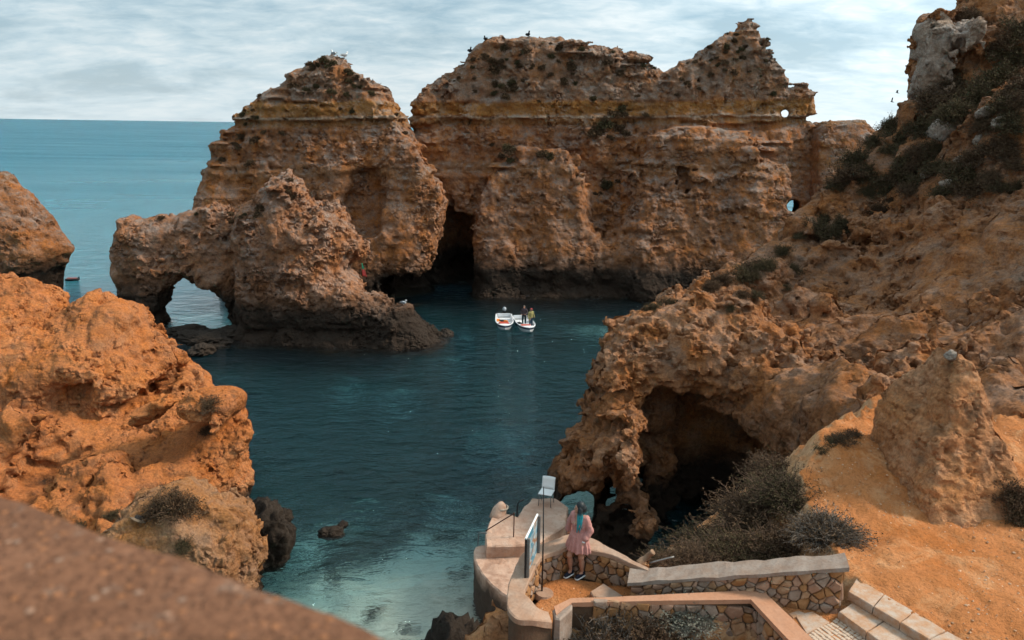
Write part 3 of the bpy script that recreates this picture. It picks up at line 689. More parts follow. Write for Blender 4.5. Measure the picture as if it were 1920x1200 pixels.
M['rust'] = plain('rusty_tube', (0.11, 0.05, 0.03), 0.75, 0.4, 30, 0.002)
M['galv'] = plain('galvanised_tube', (0.22, 0.21, 0.20), 0.5, 0.3, 30, metal=0.5)
M['white'] = plain('white_plastic', (0.80, 0.79, 0.77), 0.5, 0.06, 6)
M['boatwhite'] = plain('white_gelcoat', (0.82, 0.83, 0.84), 0.35, 0.1, 3, spec=0.5)
M['navy'] = plain('navy_stripe', (0.012, 0.022, 0.06), 0.4, 0.2, 5)
M['red'] = plain('red_vinyl', (0.52, 0.075, 0.045), 0.6, 0.25, 6)
M['lifeorange'] = plain('orange_fabric', (0.75, 0.22, 0.03), 0.8, 0.2, 9)
M['black'] = plain('black_rubber', (0.015, 0.015, 0.016), 0.6, 0.2, 9)
M['greyplastic'] = plain('grey_cowling', (0.38, 0.42, 0.45), 0.4, 0.2, 5)
M['rope'] = plain('pale_rope', (0.55, 0.47, 0.38), 0.9, 0.3, 40, 0.004)
M['wood'] = plain('bleached_wood', (0.34, 0.21, 0.13), 0.9, 0.4, 9, 0.01)
M['skin'] = plain('skin', (0.46, 0.24, 0.16), 0.55, 0.1, 9)
M['dress'] = plain('dusty_pink_cloth', (0.50, 0.235, 0.205), 0.9, 0.15, 14, 0.002)
M['shoe'] = plain('navy_canvas', (0.014, 0.018, 0.035), 0.8, 0.2, 20)
M['twig'] = plain('dry_twig', (0.14, 0.085, 0.055), 0.95, 0.4, 9)
M['twig_grey'] = plain('grey_twig', (0.20, 0.165, 0.135), 0.95, 0.35, 9)
def leafmat(n, c, c2):
    mt, t, o = newmat(n); b = NB(t)
    oi = b.n('ShaderNodeObjectInfo'); g = b.n('ShaderNodeNewGeometry')
    nn = b.noise(g.outputs['Position'], 3.0, 3, 0.6)
    col = b.mix(b.mapr(nn, 0.35, 0.65), c, c2)
    col = b.mix(b.math('MULTIPLY', oi.outputs['Random'], 0.35), col, tuple(x * 0.6 for x in c))
    b.bsdf(o, col, 0.85, None, 0.15); return mt
M['leaf_dry'] = leafmat('dry_leaf', (0.075, 0.043, 0.024), (0.120, 0.074, 0.038))
M['leaf_olive'] = leafmat('olive_leaf', (0.058, 0.047, 0.022), (0.100, 0.074, 0.034))
M['leaf_green'] = leafmat('green_leaf', (0.035, 0.085, 0.030), (0.07, 0.12, 0.05))
M['leaf_blue'] = leafmat('blue_green_leaf', (0.07, 0.15, 0.125), (0.14, 0.21, 0.17))
M['leaf_silver'] = leafmat('silver_leaf', (0.15, 0.155, 0.12), (0.24, 0.23, 0.18))

# ------------------------------------------------------------------ mesh helpers
class MB:
    def __init__(s): s.v = []; s.f = []
    def add(s, v, f):
        o = len(s.v); s.v += [tuple(map(float, p)) for p in v]; s.f += [tuple(i + o for i in q) for q in f]; return s
    def box(s, c, size, rz=0.0, bev=0.0):
        x, y, z = [k / 2 for k in size]; b = bev
        vs = []
        for sx in (-1, 1):
            for sy in (-1, 1):
                for sz in (-1, 1):
                    vs += [(sx * (x - b), sy * (y - b), sz * z), (sx * (x - b), sy * y, sz * (z - b)), (sx * x, sy * (y - b), sz * (z - b))] if b else [(sx * x, sy * y, sz * z)]
        vs = [(c[0] + p[0] * math.cos(rz) - p[1] * math.sin(rz), c[1] + p[0] * math.sin(rz) + p[1] * math.cos(rz), c[2] + p[2]) for p in vs]
        bm = bmesh.new()
        for p in vs: bm.verts.new(p)
        bmesh.ops.convex_hull(bm, input=bm.verts); bm.verts.index_update()
        s.add([w.co for w in bm.verts], [[w.index for w in f.verts] for f in bm.faces]); bm.free(); return s
    def tube(s, pts, r, n=6, r1=None):
        pts = [Vector(p) for p in pts]; r1 = r if r1 is None else r1; vs = []; fs = []
        for i, p in enumerate(pts):
            d = (pts[min(i + 1, len(pts) - 1)] - pts[max(i - 1, 0)]).normalized()
            a = d.orthogonal().normalized() if i == 0 else (a - d * a.dot(d)).normalized()
            c = d.cross(a); rr = r + (r1 - r) * i / max(1, len(pts) - 1)
            for k in range(n):
                t = 2 * math.pi * k / n; vs.append(p + a * math.cos(t) * rr + c * math.sin(t) * rr)
        for i in range(len(pts) - 1):
            for k in range(n): fs.append((i * n + k, i * n + (k + 1) % n, (i + 1) * n + (k + 1) % n, (i + 1) * n + k))
        fs += [tuple(range(n))[::-1], tuple((len(pts) - 1) * n + k for k in range(n))]
        return s.add(vs, fs)
    def prism(s, poly, z0, z1, bev=0.0):
        """poly: list of (x, y[, z]) seen from above; z1 top, z0 bottom (z1 is added to an own z if given)"""
        n = len(poly)
        A = sum(poly[i][0] * poly[(i + 1) % n][1] - poly[(i + 1) % n][0] * poly[i][1] for i in range(n))
        if A < 0: poly = poly[::-1]
        cx = sum(p[0] for p in poly) / n; cy = sum(p[1] for p in poly) / n
        tz = [p[2] if len(p) > 2 else z1 for p in poly]; bz_ = [p[2] - (z1 - z0) if len(p) > 2 else z0 for p in poly]
        vs = [(p[0], p[1], q) for p, q in zip(poly, bz_)] + [(p[0], p[1], q - bev) for p, q in zip(poly, tz)]
        fs = [tuple(range(n))[::-1]] + [(i, (i + 1) % n, n + (i + 1) % n, n + i) for i in range(n)]
        if bev:
            ins = []
            for i, p in enumerate(poly):
                a, c = Vector(poly[i - 1][:2]), Vector(poly[(i + 1) % n][:2]); q = Vector(p[:2])
                e1, e2 = (q - a).normalized(), (c - q).normalized()
                nn = Vector((-(e1 + e2).y, (e1 + e2).x)); nn = nn.normalized() if nn.length > 1e-6 else Vector((0, 0))
                ins.append((q.x + nn.x * bev, q.y + nn.y * bev, tz[i]))
            vs += ins
            fs += [(n + i, n + (i + 1) % n, 2 * n + (i + 1) % n, 2 * n + i) for i in range(n)] + [tuple(range(2 * n, 3 * n))]
        else: fs += [tuple(range(n, 2 * n))]
        return s.add(vs, fs)
    def build(s, name, mat=None, parent=None, smooth=False, org=None):
        me = bpy.data.meshes.new(name)
        v = s.v if org is None else [(a - org[0], b_ - org[1], c - org[2]) for a, b_, c in s.v]
        me.from_pydata(v, [], s.f); me.update()
        if smooth: me.polygons.foreach_set('use_smooth', np.ones(len(me.polygons), bool))
        if mat: me.materials.append(mat)
        o = obj(name, me, parent)
        if org is not None: o.location = V(org)
        return o
def roughen(o, amt, sc, sub=0, seed=1.0):
    """break up machine-clean edges: cut the faces finer and push the vertices about"""
    bm = bmesh.new(); bm.from_mesh(o.data)
    bmesh.ops.triangulate(bm, faces=[f for f in bm.faces if len(f.verts) > 4])
    for _ in range(sub): bmesh.ops.subdivide_edges(bm, edges=[e for e in bm.edges if e.calc_length() > sc * 0.5], cuts=1, use_grid_fill=True)
    bm.normal_update()
    co = np.array([v.co for v in bm.verts], np.float32)
    d = perlin(co / sc, seed) * amt + perlin(co / (sc * 0.4), seed + 3) * amt * 0.5
    for v, k in zip(bm.verts, d): v.co += v.normal * float(k)
    bm.to_mesh(o.data); bm.free(); o.data.update(); return o
def curve_pts(pts, n=6):
    """Catmull-Rom through pts"""
    P = [np.asarray(p, float) for p in pts]; P = [2 * P[0] - P[1]] + P + [2 * P[-1] - P[-2]]; r = []
    for i in range(1, len(P) - 2):
        for k in range(n):
            t = k / n; a, b_, c, d = P[i - 1:i + 3]
            r.append(0.5 * (2 * b_ + (c - a) * t + (2 * a - 5 * b_ + 4 * c - d) * t * t + (3 * b_ - a - 3 * c + d) * t ** 3))
    return r + [P[-2]]

def boulder_mesh(name, seed, sub=4, rough=0.28, mat=None, flat=0.75):
    bm = bmesh.new(); bmesh.ops.create_icosphere(bm, subdivisions=sub, radius=1)
    co = np.array([v.co for v in bm.verts], np.float32)
    d = 1 + rough * perlin(co * 1.1, seed) + rough * 0.9 * (0.28 - np.abs(perlin(co * 2.2, seed + 1))) + rough * 0.5 * (0.3 - np.abs(perlin(co * 5, seed + 2))) + rough * 0.2 * perlin(co * 11, seed + 4)
    co = co * d[:, None] * np.array([1, 0.9, flat])
    for v, c in zip(bm.verts, co): v.co = Vector(map(float, c))
    me = bpy.data.meshes.new(name); bm.to_mesh(me); bm.free()
    me.polygons.foreach_set('use_smooth', np.ones(len(me.polygons), bool))
    if mat: me.materials.append(mat)
    return me
def put_boulder(name, me, loc, sc, label, cat='rock', group=None, rz=None):
    o = obj(name, me); o.location = V(loc); o.scale = sc if isinstance(sc, tuple) else (sc, sc, sc)
    o.rotation_euler = (random.uniform(-0.2, 0.2), random.uniform(-0.2, 0.2), random.uniform(0, 6.28) if rz is None else rz)
    return tag(o, label, cat, group)

# ------------------------------------------------------------------ ground, terrace, platform base
P_walk = [(0.45, 12.35), (0.31, 12.63), (0.43, 13.1), (0.65, 13.85), (1.23, 14.25), (1.55, 14.15), (2.4, 13.72), (2.9, 13.35), (6.0, 12.6), (6.3, 12.35), (6.95, 11.2), (6.3, 9.0), (4.9, 9.0), (4.9, 11.5), (4.55, 12.5), (1.2, 12.6), (0.84, 12.3)]
P_terr = [(6.42, 13.2), (6.55, 12.95), (7.42, 11.40), (8.4, 9.6), (9.0, 8.6), (18, 8.6), (18, 19), (12.5, 20), (10.6, 21), (8.3, 18.9), (7.0, 17.0), (6.75, 15.0)]
P_sand = [(0.5, 11.7), (4.3, 12.2), (4.6, 11.2), (4.9, 8.6), (-0.2, 8.6), (-0.1, 11.0)]
P_back = [(2.9, 13.6), (6.2, 13.0), (6.7, 15.0), (7.2, 17.2), (6.2, 17.6), (4.6, 16.2), (3.3, 14.7)]
P_rub = [(0.75, 14.55), (1.25, 15.3), (1.9, 15.35), (2.6, 14.7), (2.95, 13.9), (1.5, 14.3)]
P_skirt = [(0.35, 14.2), (-0.15, 13.5), (-0.65, 12.9), (-0.80, 11.8), (-0.95, 10.6), (0.2, 10.2), (0.6, 11.9)]
gx = np.arange(-4.5, 18.01, 0.075); gy = np.arange(8.6, 23.5, 0.075)
AX, AY = np.meshgrid(gx, gy, indexing='ij'); AX = AX.astype(np.float32); AY = AY.astype(np.float32)
q3 = np.stack([AX.ravel(), AY.ravel(), 0 * AX.ravel()], 1)
nb = perlin(q3 / 1.6, 2).reshape(AX.shape); nm = perlin(q3 / 0.55, 3).reshape(AX.shape); nf = perlin(q3 / 0.2, 4).reshape(AX.shape)
wk = poly_sdf(AX, AY, P_walk)
zw = 8.0 + 0.5 * np.clip((AX - 1.9) / 3.0, 0, 1)
def region(poly, z, slope): return z - slope * np.maximum(poly_sdf(AX, AY, poly) + 0.18 * nb + 0.1 * nm, 0)
terr = poly_sdf(AX, AY, P_terr)
zt = 8.80 + 0.10 * nb + np.clip((AY - 16.2) * 0.16, 0, 0.8) + np.clip((AX - 10.5) * 0.05, 0, 0.4)
zt = zt + (0.05 + 0.07 * np.clip(AY - 15.5, 0, 1)) * nm + (0.025 + 0.03 * np.clip(AY - 15.5, 0, 1)) * (0.3 - np.abs(nf)) * 2 - 0.06 * np.exp(-(np.sin(AX * 0.9 + AY * 1.3 + 1.5 * nb) / 0.25) ** 2)
zt = zt + 0.42 * np.exp(-(((AX - 8.3) / 1.2) ** 2 + ((AY - 18.2) / 1.3) ** 2)) + 0.03 * nm
hz = np.maximum(region(P_walk, zw, 2.6), np.where(terr < 0, zt, zt - 1.25 * (terr + 0.15 * nb)))
hz = np.maximum(hz, region(P_sand, 7.98 + 0.12 * nb + 0.05 * nm, 1.5))
hz = np.maximum(hz, region(P_back, 8.15 - np.clip(AY - 13.4, 0, 9) * 0.22, 0.85))
hz = np.maximum(hz, region(P_rub, 7.85 + 0.15 * nb + 0.12 * nm, 2.2))
hz = np.maximum(hz, region(P_skirt, 6.9 - 0.25 * np.clip(13.6 - AY, 0, 3) + 0.15 * nm, 1.9))
inw = np.clip(-wk / 0.15, 0, 1); int_ = np.clip(-terr / 0.3, 0, 1); ins_ = np.maximum(inw, int_)
hz = hz + (1 - ins_) * (0.22 * (0.28 - np.abs(nm)) + 0.10 * (0.28 - np.abs(nf))) + 0.012 * nf
hz = np.where((wk < 0.03) & (terr > 0), np.minimum(hz, zw + 0.012 * nf), hz)
hz = np.maximum(hz, -1.2)
ga, gb = AX.shape
i_, j_ = np.meshgrid(np.arange(ga - 1), np.arange(gb - 1), indexing='ij'); k0 = (i_ * gb + j_).ravel()
gq = np.stack([k0, k0 + gb, k0 + gb + 1, k0 + 1], 1)
gv = np.stack([AX.ravel(), AY.ravel(), hz.ravel()], 1).astype(np.float32)
gv[:, :2] += np.stack([perlin(gv / 0.7, 31), perlin(gv / 0.7, 32)], 1) * (0.16 * (1 - ins_.ravel()))[:, None]
ground = tag(obj('ground', mesh_np('ground', gv, gq, M['soil'])), kind='structure')
def gz(x, y):
    i = min(max(int(round((x + 4.5) / 0.075)), 0), ga - 1); j = min(max(int(round((y - 8.6) / 0.075)), 0), gb - 1)
    return float(hz[i, j])

# pointed outcrop on the terrace
opoly = [(at_y(px, py, 17.2)[0], at_y(px, py, 17.2)[2]) for px, py in [(1630, 1000), (1655, 900), (1682, 830), (1708, 776), (1738, 722), (1764, 672), (1780, 636), (1794, 628), (1806, 652), (1824, 708), (1838, 790), (1856, 862), (1886, 950), (1900, 1060), (1650, 1060)]]
def spire(X, Y, Z):
    d2 = poly_sdf(X[:, 0, :], Z[:, 0, :], opoly)[:, None, :]
    T = 0.34 + 0.33 * np.maximum(13.0 - Z, 0)
    return smax(d2 + 0 * Y, np.abs(Y - 17.2 - 0.12 * (Z - 10)) * 0.9 - T, 0.18)
outcrop = rock('rock_outcrop', ((7.2, 14.2), (13.6, 20.5), (7.6, 13.8)), 0.10, [spire],
    mat=M['pale'], amp=(0.2, 0.32, 0.22, 0.12), pits=0.08, hard=0.07, block=(0.9, 0.9, 1.5), flute=0.25, crack=0.10, seed=73, fine=0.055, kadd=0.6, coarse=2)
tag(outcrop, 'pale orange pointed rock outcrop standing on the sandy terrace', 'rock')

def shelf(poly, ztop, batter):
    def f(X, Y, Z):
        d = poly_sdf(X[:, :, 0], Y[:, :, 0], poly)[:, :, None]
        return smax(d - (ztop - Z) * batter, Z - ztop, 0.25)
    return f
foot = rock('shore_outcrop', ((-4.2, 3.6), (9.6, 17.0), (1.0, 9.2)), 0.13,
    [shelf([(0.42, 14.25), (-0.05, 13.6), (-0.40, 12.9), (-0.50, 12.0), (-0.62, 11.2), (-0.8, 10.4), (0.4, 10.2), (0.3, 11.6), (0.0, 12.2), (0.1, 13.0), (0.4, 13.7)], 7.9, 0.30), shelf(P_rub, 8.25, 0.35)],
    mat=M['pale'], amp=(0.25, 0.4, 0.5, 0.3), pits=0.15, hard=0.12, block=(0.5, 0.5, 0.4), seed=81, fine=0.13, kadd=0.3, mlo=0.8)
tag(foot, 'rough pinkish rock skirting the outside of the curved parapet', 'rock')
# dark and small rocks in the water
bm_wet = [boulder_mesh('wet_rock', 3 + k, 5, 0.42, M['wet'], 0.8) for k in range(3)]
p = at_z(508, 1060, 0); put_boulder('sea_rock', bm_wet[0], (p[0] - 0.55, p[1] + 0.7, 0.6), (0.95, 1.3, 2.1), 'tall black wet rock at the foot of the orange knob')
p = at_z(548, 1000, 0); put_boulder('sea_rock', bm_wet[2], (p[0] - 0.6, p[1], 0.5), (0.6, 0.6, 0.8), 'black wet rock leaning out beside the tall black rock')
p = at_z(622, 1000, 0); put_boulder('sea_rock', bm_wet[1], (p[0], p[1], 0.0), (0.46, 0.42, 0.36), 'larger of two small brown rocks breaking the water in the cove')
p = at_z(641, 986, 0); put_boulder('sea_rock', bm_wet[2], (p[0], p[1], -0.02), (0.24, 0.22, 0.22), 'smaller of two small brown rocks breaking the water in the cove')
for k, (px, py, s_, lb) in enumerate([(352, 622, 1.1, 'farthest black rock awash beneath the stone arch'), (385, 640, 1.5, 'broad black rock awash in the middle under the arch'), (418, 628, 1.2, 'black rock awash beside the arch body'), (378, 658, 1.0, 'nearest black rock awash in front of the arch opening')]):
    p = at_z(px, py, 0); put_boulder('sea_rock', bm_wet[k % 3], (p[0], p[1], 0.0), (s_ * 1.5, s_, s_ * 0.62), lb)
p = at_z(838, 625, 0); put_boulder('sea_rock', bm_wet[1], (p[0], p[1], -0.1), (0.9, 0.6, 0.4), 'low dark red rock off the tip of the arch ledge')
p = at_y(872, 1165, 14.2); put_boulder('shore_rock', bm_wet[0], (p[0] - 0.4, 15.4, 3.6), (1.1, 1.4, 2.6), 'dark rock dropping to the water below the platform')
lap('ground')

# ------------------------------------------------------------------ stonework
def clip(poly, n, c):
    r = []
    for i in range(len(poly)):
        a, b_ = poly[i], poly[(i + 1) % len(poly)]
        da, db = a[0] * n[0] + a[1] * n[1] - c, b_[0] * n[0] + b_[1] * n[1] - c
        if da <= 0: r.append(a)
        if (da < 0) != (db < 0):
            t = da / (da - db); r.append((a[0] + (b_[0] - a[0]) * t, a[1] + (b_[1] - a[1]) * t))
    return r
def stones(parent, fmap, length, height, cw, ch, rnd, depth=0.05, gap=0.012, mats=None, skip=None):
    """irregular rubble face: each cell of a jittered mesh becomes a rounded stone of its own"""
    seeds = []; rows = max(1, round(height / ch)); cols = max(1, round(length / cw))
    for r_ in range(rows):
        for c_ in range(cols):
            seeds.append(((c_ + 0.5 + (0.5 if r_ % 2 else 0) * 0.9 + rnd.uniform(-0.47, 0.47)) * length / cols, (r_ + 0.5 + rnd.uniform(-0.47, 0.47)) * height / rows))
    wt_ = {a: rnd.uniform(-1, 1) * 0.16 * cw * ch for a in seeds}
    for a in seeds:
        if skip and skip(a): continue
        poly = [(0, 0), (length, 0), (length, height), (0, height)]
        for b_ in seeds:
            if b_ is a: continue
            dx, dy = b_[0] - a[0], b_[1] - a[1]
            if dx * dx + dy * dy > (3 * max(cw, ch)) ** 2: continue
            poly = clip(poly, (dx, dy), dx * (a[0] + b_[0]) / 2 + dy * (a[1] + b_[1]) / 2 + wt_[a] - wt_[b_])
            if len(poly) < 3: break
        poly = [q for i, q in enumerate(poly) if math.dist(q, poly[i - 1]) > 0.012]
        if len(poly) < 3: continue
        cx = sum(q[0] for q in poly) / len(poly); cy = sum(q[1] for q in poly) / len(poly)
        size = sum(math.dist(q, (cx, cy)) for q in poly) / len(poly)
        if size < 0.025: continue
        n = len(poly); d = depth * rnd.uniform(0.6, 1.25); tx, ty = rnd.uniform(-0.25, 0.25), rnd.uniform(-0.25, 0.25)
        vs = []
        for sh, dp in ((1 - gap / size, -0.02), (1 - gap / size, d * 0.55), (0.80 - gap / size, d)):
            for q in poly:
                j = rnd.uniform(0.95, 1.04)
                x, y = cx + (q[0] - cx) * sh * j, cy + (q[1] - cy) * sh * j
                vs.append(fmap(x, y, dp + (tx * (x - cx) + ty * (y - cy) if dp > 0 else 0)))
        vs.append(fmap(cx, cy, d * 1.12))
        fs = [(k * n + i, k * n + (i + 1) % n, (k + 1) * n + (i + 1) % n, (k + 1) * n + i) for k in range(2) for i in range(n)] + [(2 * n + i, 2 * n + (i + 1) % n, 3 * n) for i in range(n)]
        o_ = fmap(cx, cy, 0)
        MB().add(vs, fs).build('stone', rnd.choice(mats or M['wallstone']), parent, smooth=False, org=None)
def line_map(a, b_, za, zb, ha, hb, n, hmax):
    a, b_ = np.array(a, float), np.array(b_, float); Lg = np.linalg.norm(b_ - a)
    def f(s, t, d):
        u_ = s / Lg; p_ = a + (b_ - a) * u_
        return (p_[0] + n[0] * d, p_[1] + n[1] * d, (za + (zb - za) * u_) + t / hmax * (ha + (hb - ha) * u_))
    return f, Lg
rnd = random.Random(5)
# retaining wall beside the steps
wa, wb = (2.35, 13.15), (5.98, 12.32)
wd = np.array(wb) - np.array(wa); wl = np.linalg.norm(wd); wd /= wl; wn = np.array([wd[1], -wd[0]])
wall = empty('stone_wall', (wa[0], wa[1], 0)); wall.location = (0, 0, 0)
tag(wall, 'sloping rubble retaining wall with a grey cap, between dark bush and steps', 'wall')
zb0, zb1, zt0, zt1 = 7.9, 8.4, 8.50, 9.39
core = MB()
def wp(s, off): return (wa[0] + wd[0] * s + (-wn[0]) * off, wa[1] + wd[1] * s + (-wn[1]) * off)
cs = [wp(0, 0.02), wp(wl, 0.02), wp(wl, 0.36), wp(0, 0.36)]
core.add([(*cs[0], zb0 - 0.5), (*cs[1], zb1 - 0.5), (*cs[2], zb1 - 0.5), (*cs[3], zb0 - 0.5), (*cs[0], zt0), (*cs[1], zt1), (*cs[2], zt1), (*cs[3], zt0)],
         [(3, 2, 1, 0), (0, 1, 5, 4), (1, 2, 6, 5), (2, 3, 7, 6), (3, 0, 4, 7), (4, 5, 6, 7)])
core.build('core', M['mortar'], wall)
fm, lg = line_map(wa, wb, zb0, zb1, zt0 - zb0, zt1 - zb1, wn, 0.95)
stones(wall, fm, lg, 0.95, 0.185, 0.14, rnd, 0.06, 0.008)
fm2, lg2 = line_map(wb, wp(wl, 0.36), zb1, zb1, zt1 - zb1, zt1 - zb1, wd, 0.99)
stones(wall, fm2, lg2, 0.99, 0.2, 0.2, rnd, 0.05)
capm = MB(); nseg = 14
for i in range(nseg + 1):
    s_ = -0.06 + (wl + 0.14) * i / nseg; z_ = zt0 + (zt1 - zt0) * s_ / wl
    a_, b_ = wp(s_, -0.075 + rnd.uniform(-0.02, 0.02)), wp(s_, 0.40 + rnd.uniform(-0.02, 0.02))
    capm.v += [(*a_, z_ + 0.004), (*a_, z_ + 0.075 + rnd.uniform(-0.012, 0.012)), (*b_, z_ + 0.085 + rnd.uniform(-0.01, 0.01)), (*b_, z_ + 0.004)]
    if i: capm.f += [tuple(4 * (i - 1) + k for k in (j, (j + 1) % 4)) + tuple(4 * i + k for k in ((j + 1) % 4, j)) for j in range(4)]
capm.f += [(0, 1, 2, 3), tuple(4 * nseg + k for k in (3, 2, 1, 0))]
roughen(capm.build('cap', M['concrete_grey'], wall), 0.02, 0.2, 1)

# curved parapet round the platform
outer = [(1035, 1166), (998, 1162), (970, 1160), (953, 1143), (950, 1123), (954, 1095), (970, 1053), (984, 1033), (1015, 1019), (1044, 1010), (1069, 1000), (1106, 1007), (1140, 1024), (1182, 1047), (1228, 1071)]
inner = [(1028, 1146), (1010, 1138), (996, 1124), (986, 1116), (984, 1108), (988, 1098), (1001, 1068), (1013, 1047), (1028, 1038), (1046, 1032), (1068, 1024), (1100, 1030), (1140, 1038), (1180, 1055), (1222, 1073)]
zc_ = [8.45, 8.62] + [8.65] * 13
par = tag(empty('parapet', (0, 0, 0)), 'curved low stone parapet with pale concrete top round the viewing platform', 'wall')
O_ = [at_z(px, py, z) for (px, py), z in zip(outer, zc_)]; I_ = [at_z(px, py, z) for (px, py), z in zip(inner, zc_)]
Oc, Ic = curve_pts(O_, 4), curve_pts(I_, 4)
cm = MB(); n_ = len(Oc)
for i in range(n_):
    (ox, oy, oz), (ix, iy, iz) = Oc[i], Ic[i]
    cm.v += [(ox, oy, oz - 0.13), (ox, oy, oz - 0.015), (ox + (ix - ox) * 0.06, oy + (iy - oy) * 0.06, oz), (ix + (ox - ix) * 0.06, iy + (oy - iy) * 0.06, iz), (ix, iy, iz - 0.015), (ix, iy, iz - 0.10)]
    if i: cm.f += [(6 * (i - 1) + j, 6 * (i - 1) + (j + 1) % 6, 6 * i + (j + 1) % 6, 6 * i + j)[::-1] for j in range(6)]
cm.f += [tuple(range(6)), tuple(range(6 * n_ - 1, 6 * n_ - 7, -1))]
roughen(cm.build('coping', M['concrete'], par), 0.018, 0.25, 1, 5)
core = MB()
for i in range(n_):
    (ox, oy, oz), (ix, iy, iz) = Oc[i], Ic[i]
    lx, ly = (ox - ix), (oy - iy); ll = math.hypot(lx, ly) + 1e-6; lx /= ll; ly /= ll
    a_ = (ix + lx * 0.07, iy + ly * 0.07); b_ = (ox - lx * 0.05, oy - ly * 0.05)
    core.v += [(*a_, 7.5), (*a_, iz - 0.09), (*b_, oz - 0.12), (*b_, 6.8)]
    if i: core.f += [(4 * (i - 1) + j, 4 * (i - 1) + (j + 1) % 4, 4 * i + (j + 1) % 4, 4 * i + j) for j in range(4)]
core.build('core', M['mortar'], par)
def along(path, z0, z1, inward):
    P_ = [np.array(p_[:2]) for p_ in path]; cum = [0]
    for a_, b_ in zip(P_, P_[1:]): cum.append(cum[-1] + np.linalg.norm(b_ - a_))
    def f(s, t, d):
        k = min(max(np.searchsorted(cum, s) - 1, 0), len(P_) - 2); u_ = (s - cum[k]) / max(cum[k + 1] - cum[k], 1e-6)
        q_ = P_[k] + (P_[k + 1] - P_[k]) * u_; e_ = (P_[k + 1] - P_[k]); e_ = e_ / (np.linalg.norm(e_) + 1e-9); nn = np.array([e_[1], -e_[0]]) * inward
        q_ = q_ + nn * d
        return (q_[0], q_[1], z0 + t)
    return f, cum[-1]
face = [np.array((p_[0] + (o_[0] - p_[0]) * 0.16, p_[1] + (o_[1] - p_[1]) * 0.16)) for p_, o_ in zip(Ic, Oc)][8:]
fm, lg = along(face, 7.92, 8.55, 1)
stones(par, fm, lg, 0.63, 0.19, 0.13, rnd, 0.05, mats=M['wallstone'][:1] + M['wallstone'][2:3] * 2 + M['wallstone'][3:])

# low wall with a pink coping in front of the path
lowb = [(1039, 1137, 8.5), (1070, 1121, 8.5), (1112, 1121, 8.53), (1250, 1114, 8.66), (1430, 1106, 8.75), (1482, 1157, 8.75), (1540, 1215, 8.75)]
lowf = [(1043, 1152, 8.5), (1072, 1130, 8.5), (1112, 1129, 8.53), (1250, 1126, 8.66), (1408, 1124, 8.75), (1446, 1165, 8.75), (1494, 1216, 8.75)]
lw = tag(empty('low_wall', (0, 0, 0)), 'low angled garden wall with pink coping between the path and grey scrub', 'wall')
B_ = [at_z(*q_) for q_ in lowb]; F_ = [at_z(*q_) for q_ in lowf]
cm = MB(); core = MB()
for i in range(len(B_)):
    (ox, oy, oz), (ix, iy, iz) = B_[i], F_[i]
    cm.v += [(ox, oy, oz - 0.09), (ox, oy, oz), (ix, iy, iz), (ix, iy, iz - 0.09)]
    a_ = (ix + (ox - ix) * 0.2, iy + (oy - iy) * 0.2); b_ = (ox + (ix - ox) * 0.1, oy + (iy - oy) * 0.1)
    core.v += [(*a_, 7.5), (*a_, iz - 0.085), (*b_, oz - 0.085), (*b_, 7.5)]
    if i:
        cm.f += [(4 * (i - 1) + j, 4 * (i - 1) + (j + 1) % 4, 4 * i + (j + 1) % 4, 4 * i + j)[::-1] for j in range(4)]
        core.f += [(4 * (i - 1) + j, 4 * (i - 1) + (j + 1) % 4, 4 * i + (j + 1) % 4, 4 * i + j) for j in range(4)]
cm.f += [(0, 1, 2, 3), tuple(range(4 * len(B_) - 1, 4 * len(B_) - 5, -1))]; core.f += [(0, 1, 2, 3)]
roughen(cm.build('coping', M['coping'], lw), 0.012, 0.25, 2, 8); core.build('core', M['mortar'], lw)
ff = [np.array((f_[0] + (b_[0] - f_[0]) * 0.2, f_[1] + (b_[1] - f_[1]) * 0.2)) for f_, b_ in zip(F_, B_)][2:]
fm, lg = along(ff, 7.9, 8.6, 1)
stones(lw, fm, lg, 0.68, 0.22, 0.16, rnd, 0.05)
blk = MB(); blk.prism([tuple(at_z(px, py, 8.5)[:2]) for px, py in ((1036, 1142), (1052, 1131), (1074, 1131), (1072, 1140), (1050, 1160), (1040, 1158))], 7.7, 8.49, 0.03)
roughen(blk.build('end_block', M['concrete_grey'], lw), 0.02, 0.2, 2)

# steps and paving
st = tag(empty('steps', (0, 0, 0)), 'two worn stone steps leading up from the cobbled landing to the sandy terrace', 'steps')
def slabrow(b0, b1, f0, f1, z, n, drop):
    a0, a1, c0, c1 = [np.array(at_z(px, py, z)) for px, py in (b0, b1, f0, f1)]
    for k in range(n):
        u0, u1 = k / n + 0.004, (k + 1) / n - 0.004
        q_ = [a0 + (a1 - a0) * u0, a0 + (a1 - a0) * u1, c0 + (c1 - c0) * u1, c0 + (c1 - c0) * u0]
        roughen(MB().prism([(p_[0], p_[1]) for p_ in q_], z - drop, z + rnd.uniform(-0.008, 0.008), 0.015).build('slab', M['slab'], st), 0.012, 0.22, 2, k + z)
slabrow((1606, 1082), (1840, 1220), (1590, 1108), (1800, 1232), 8.85, 4, 0.17)
slabrow((1602, 1127), (1790, 1243), (1572, 1146), (1745, 1272), 8.67, 3, 0.17)
for nm_, poly in (('slab', [(1490, 1152), (1524, 1146), (1556, 1166), (1512, 1187)]), ('slab', [(1478, 1150), (1496, 1144), (1510, 1149), (1487, 1158)])):
    roughen(MB().prism([tuple(at_z(px, py, 8.53)[:2]) for px, py in poly], 8.40, 8.53, 0.012).build(nm_, M['slab'], st), 0.008, 0.2, 2)
pav = tag(empty('cobbled_paving', (0, 0, 0)), 'small patch of pale square cobbles at the foot of the stone steps', 'paving')
cob = boulder_mesh('cobble', 2, 2, 0.1)
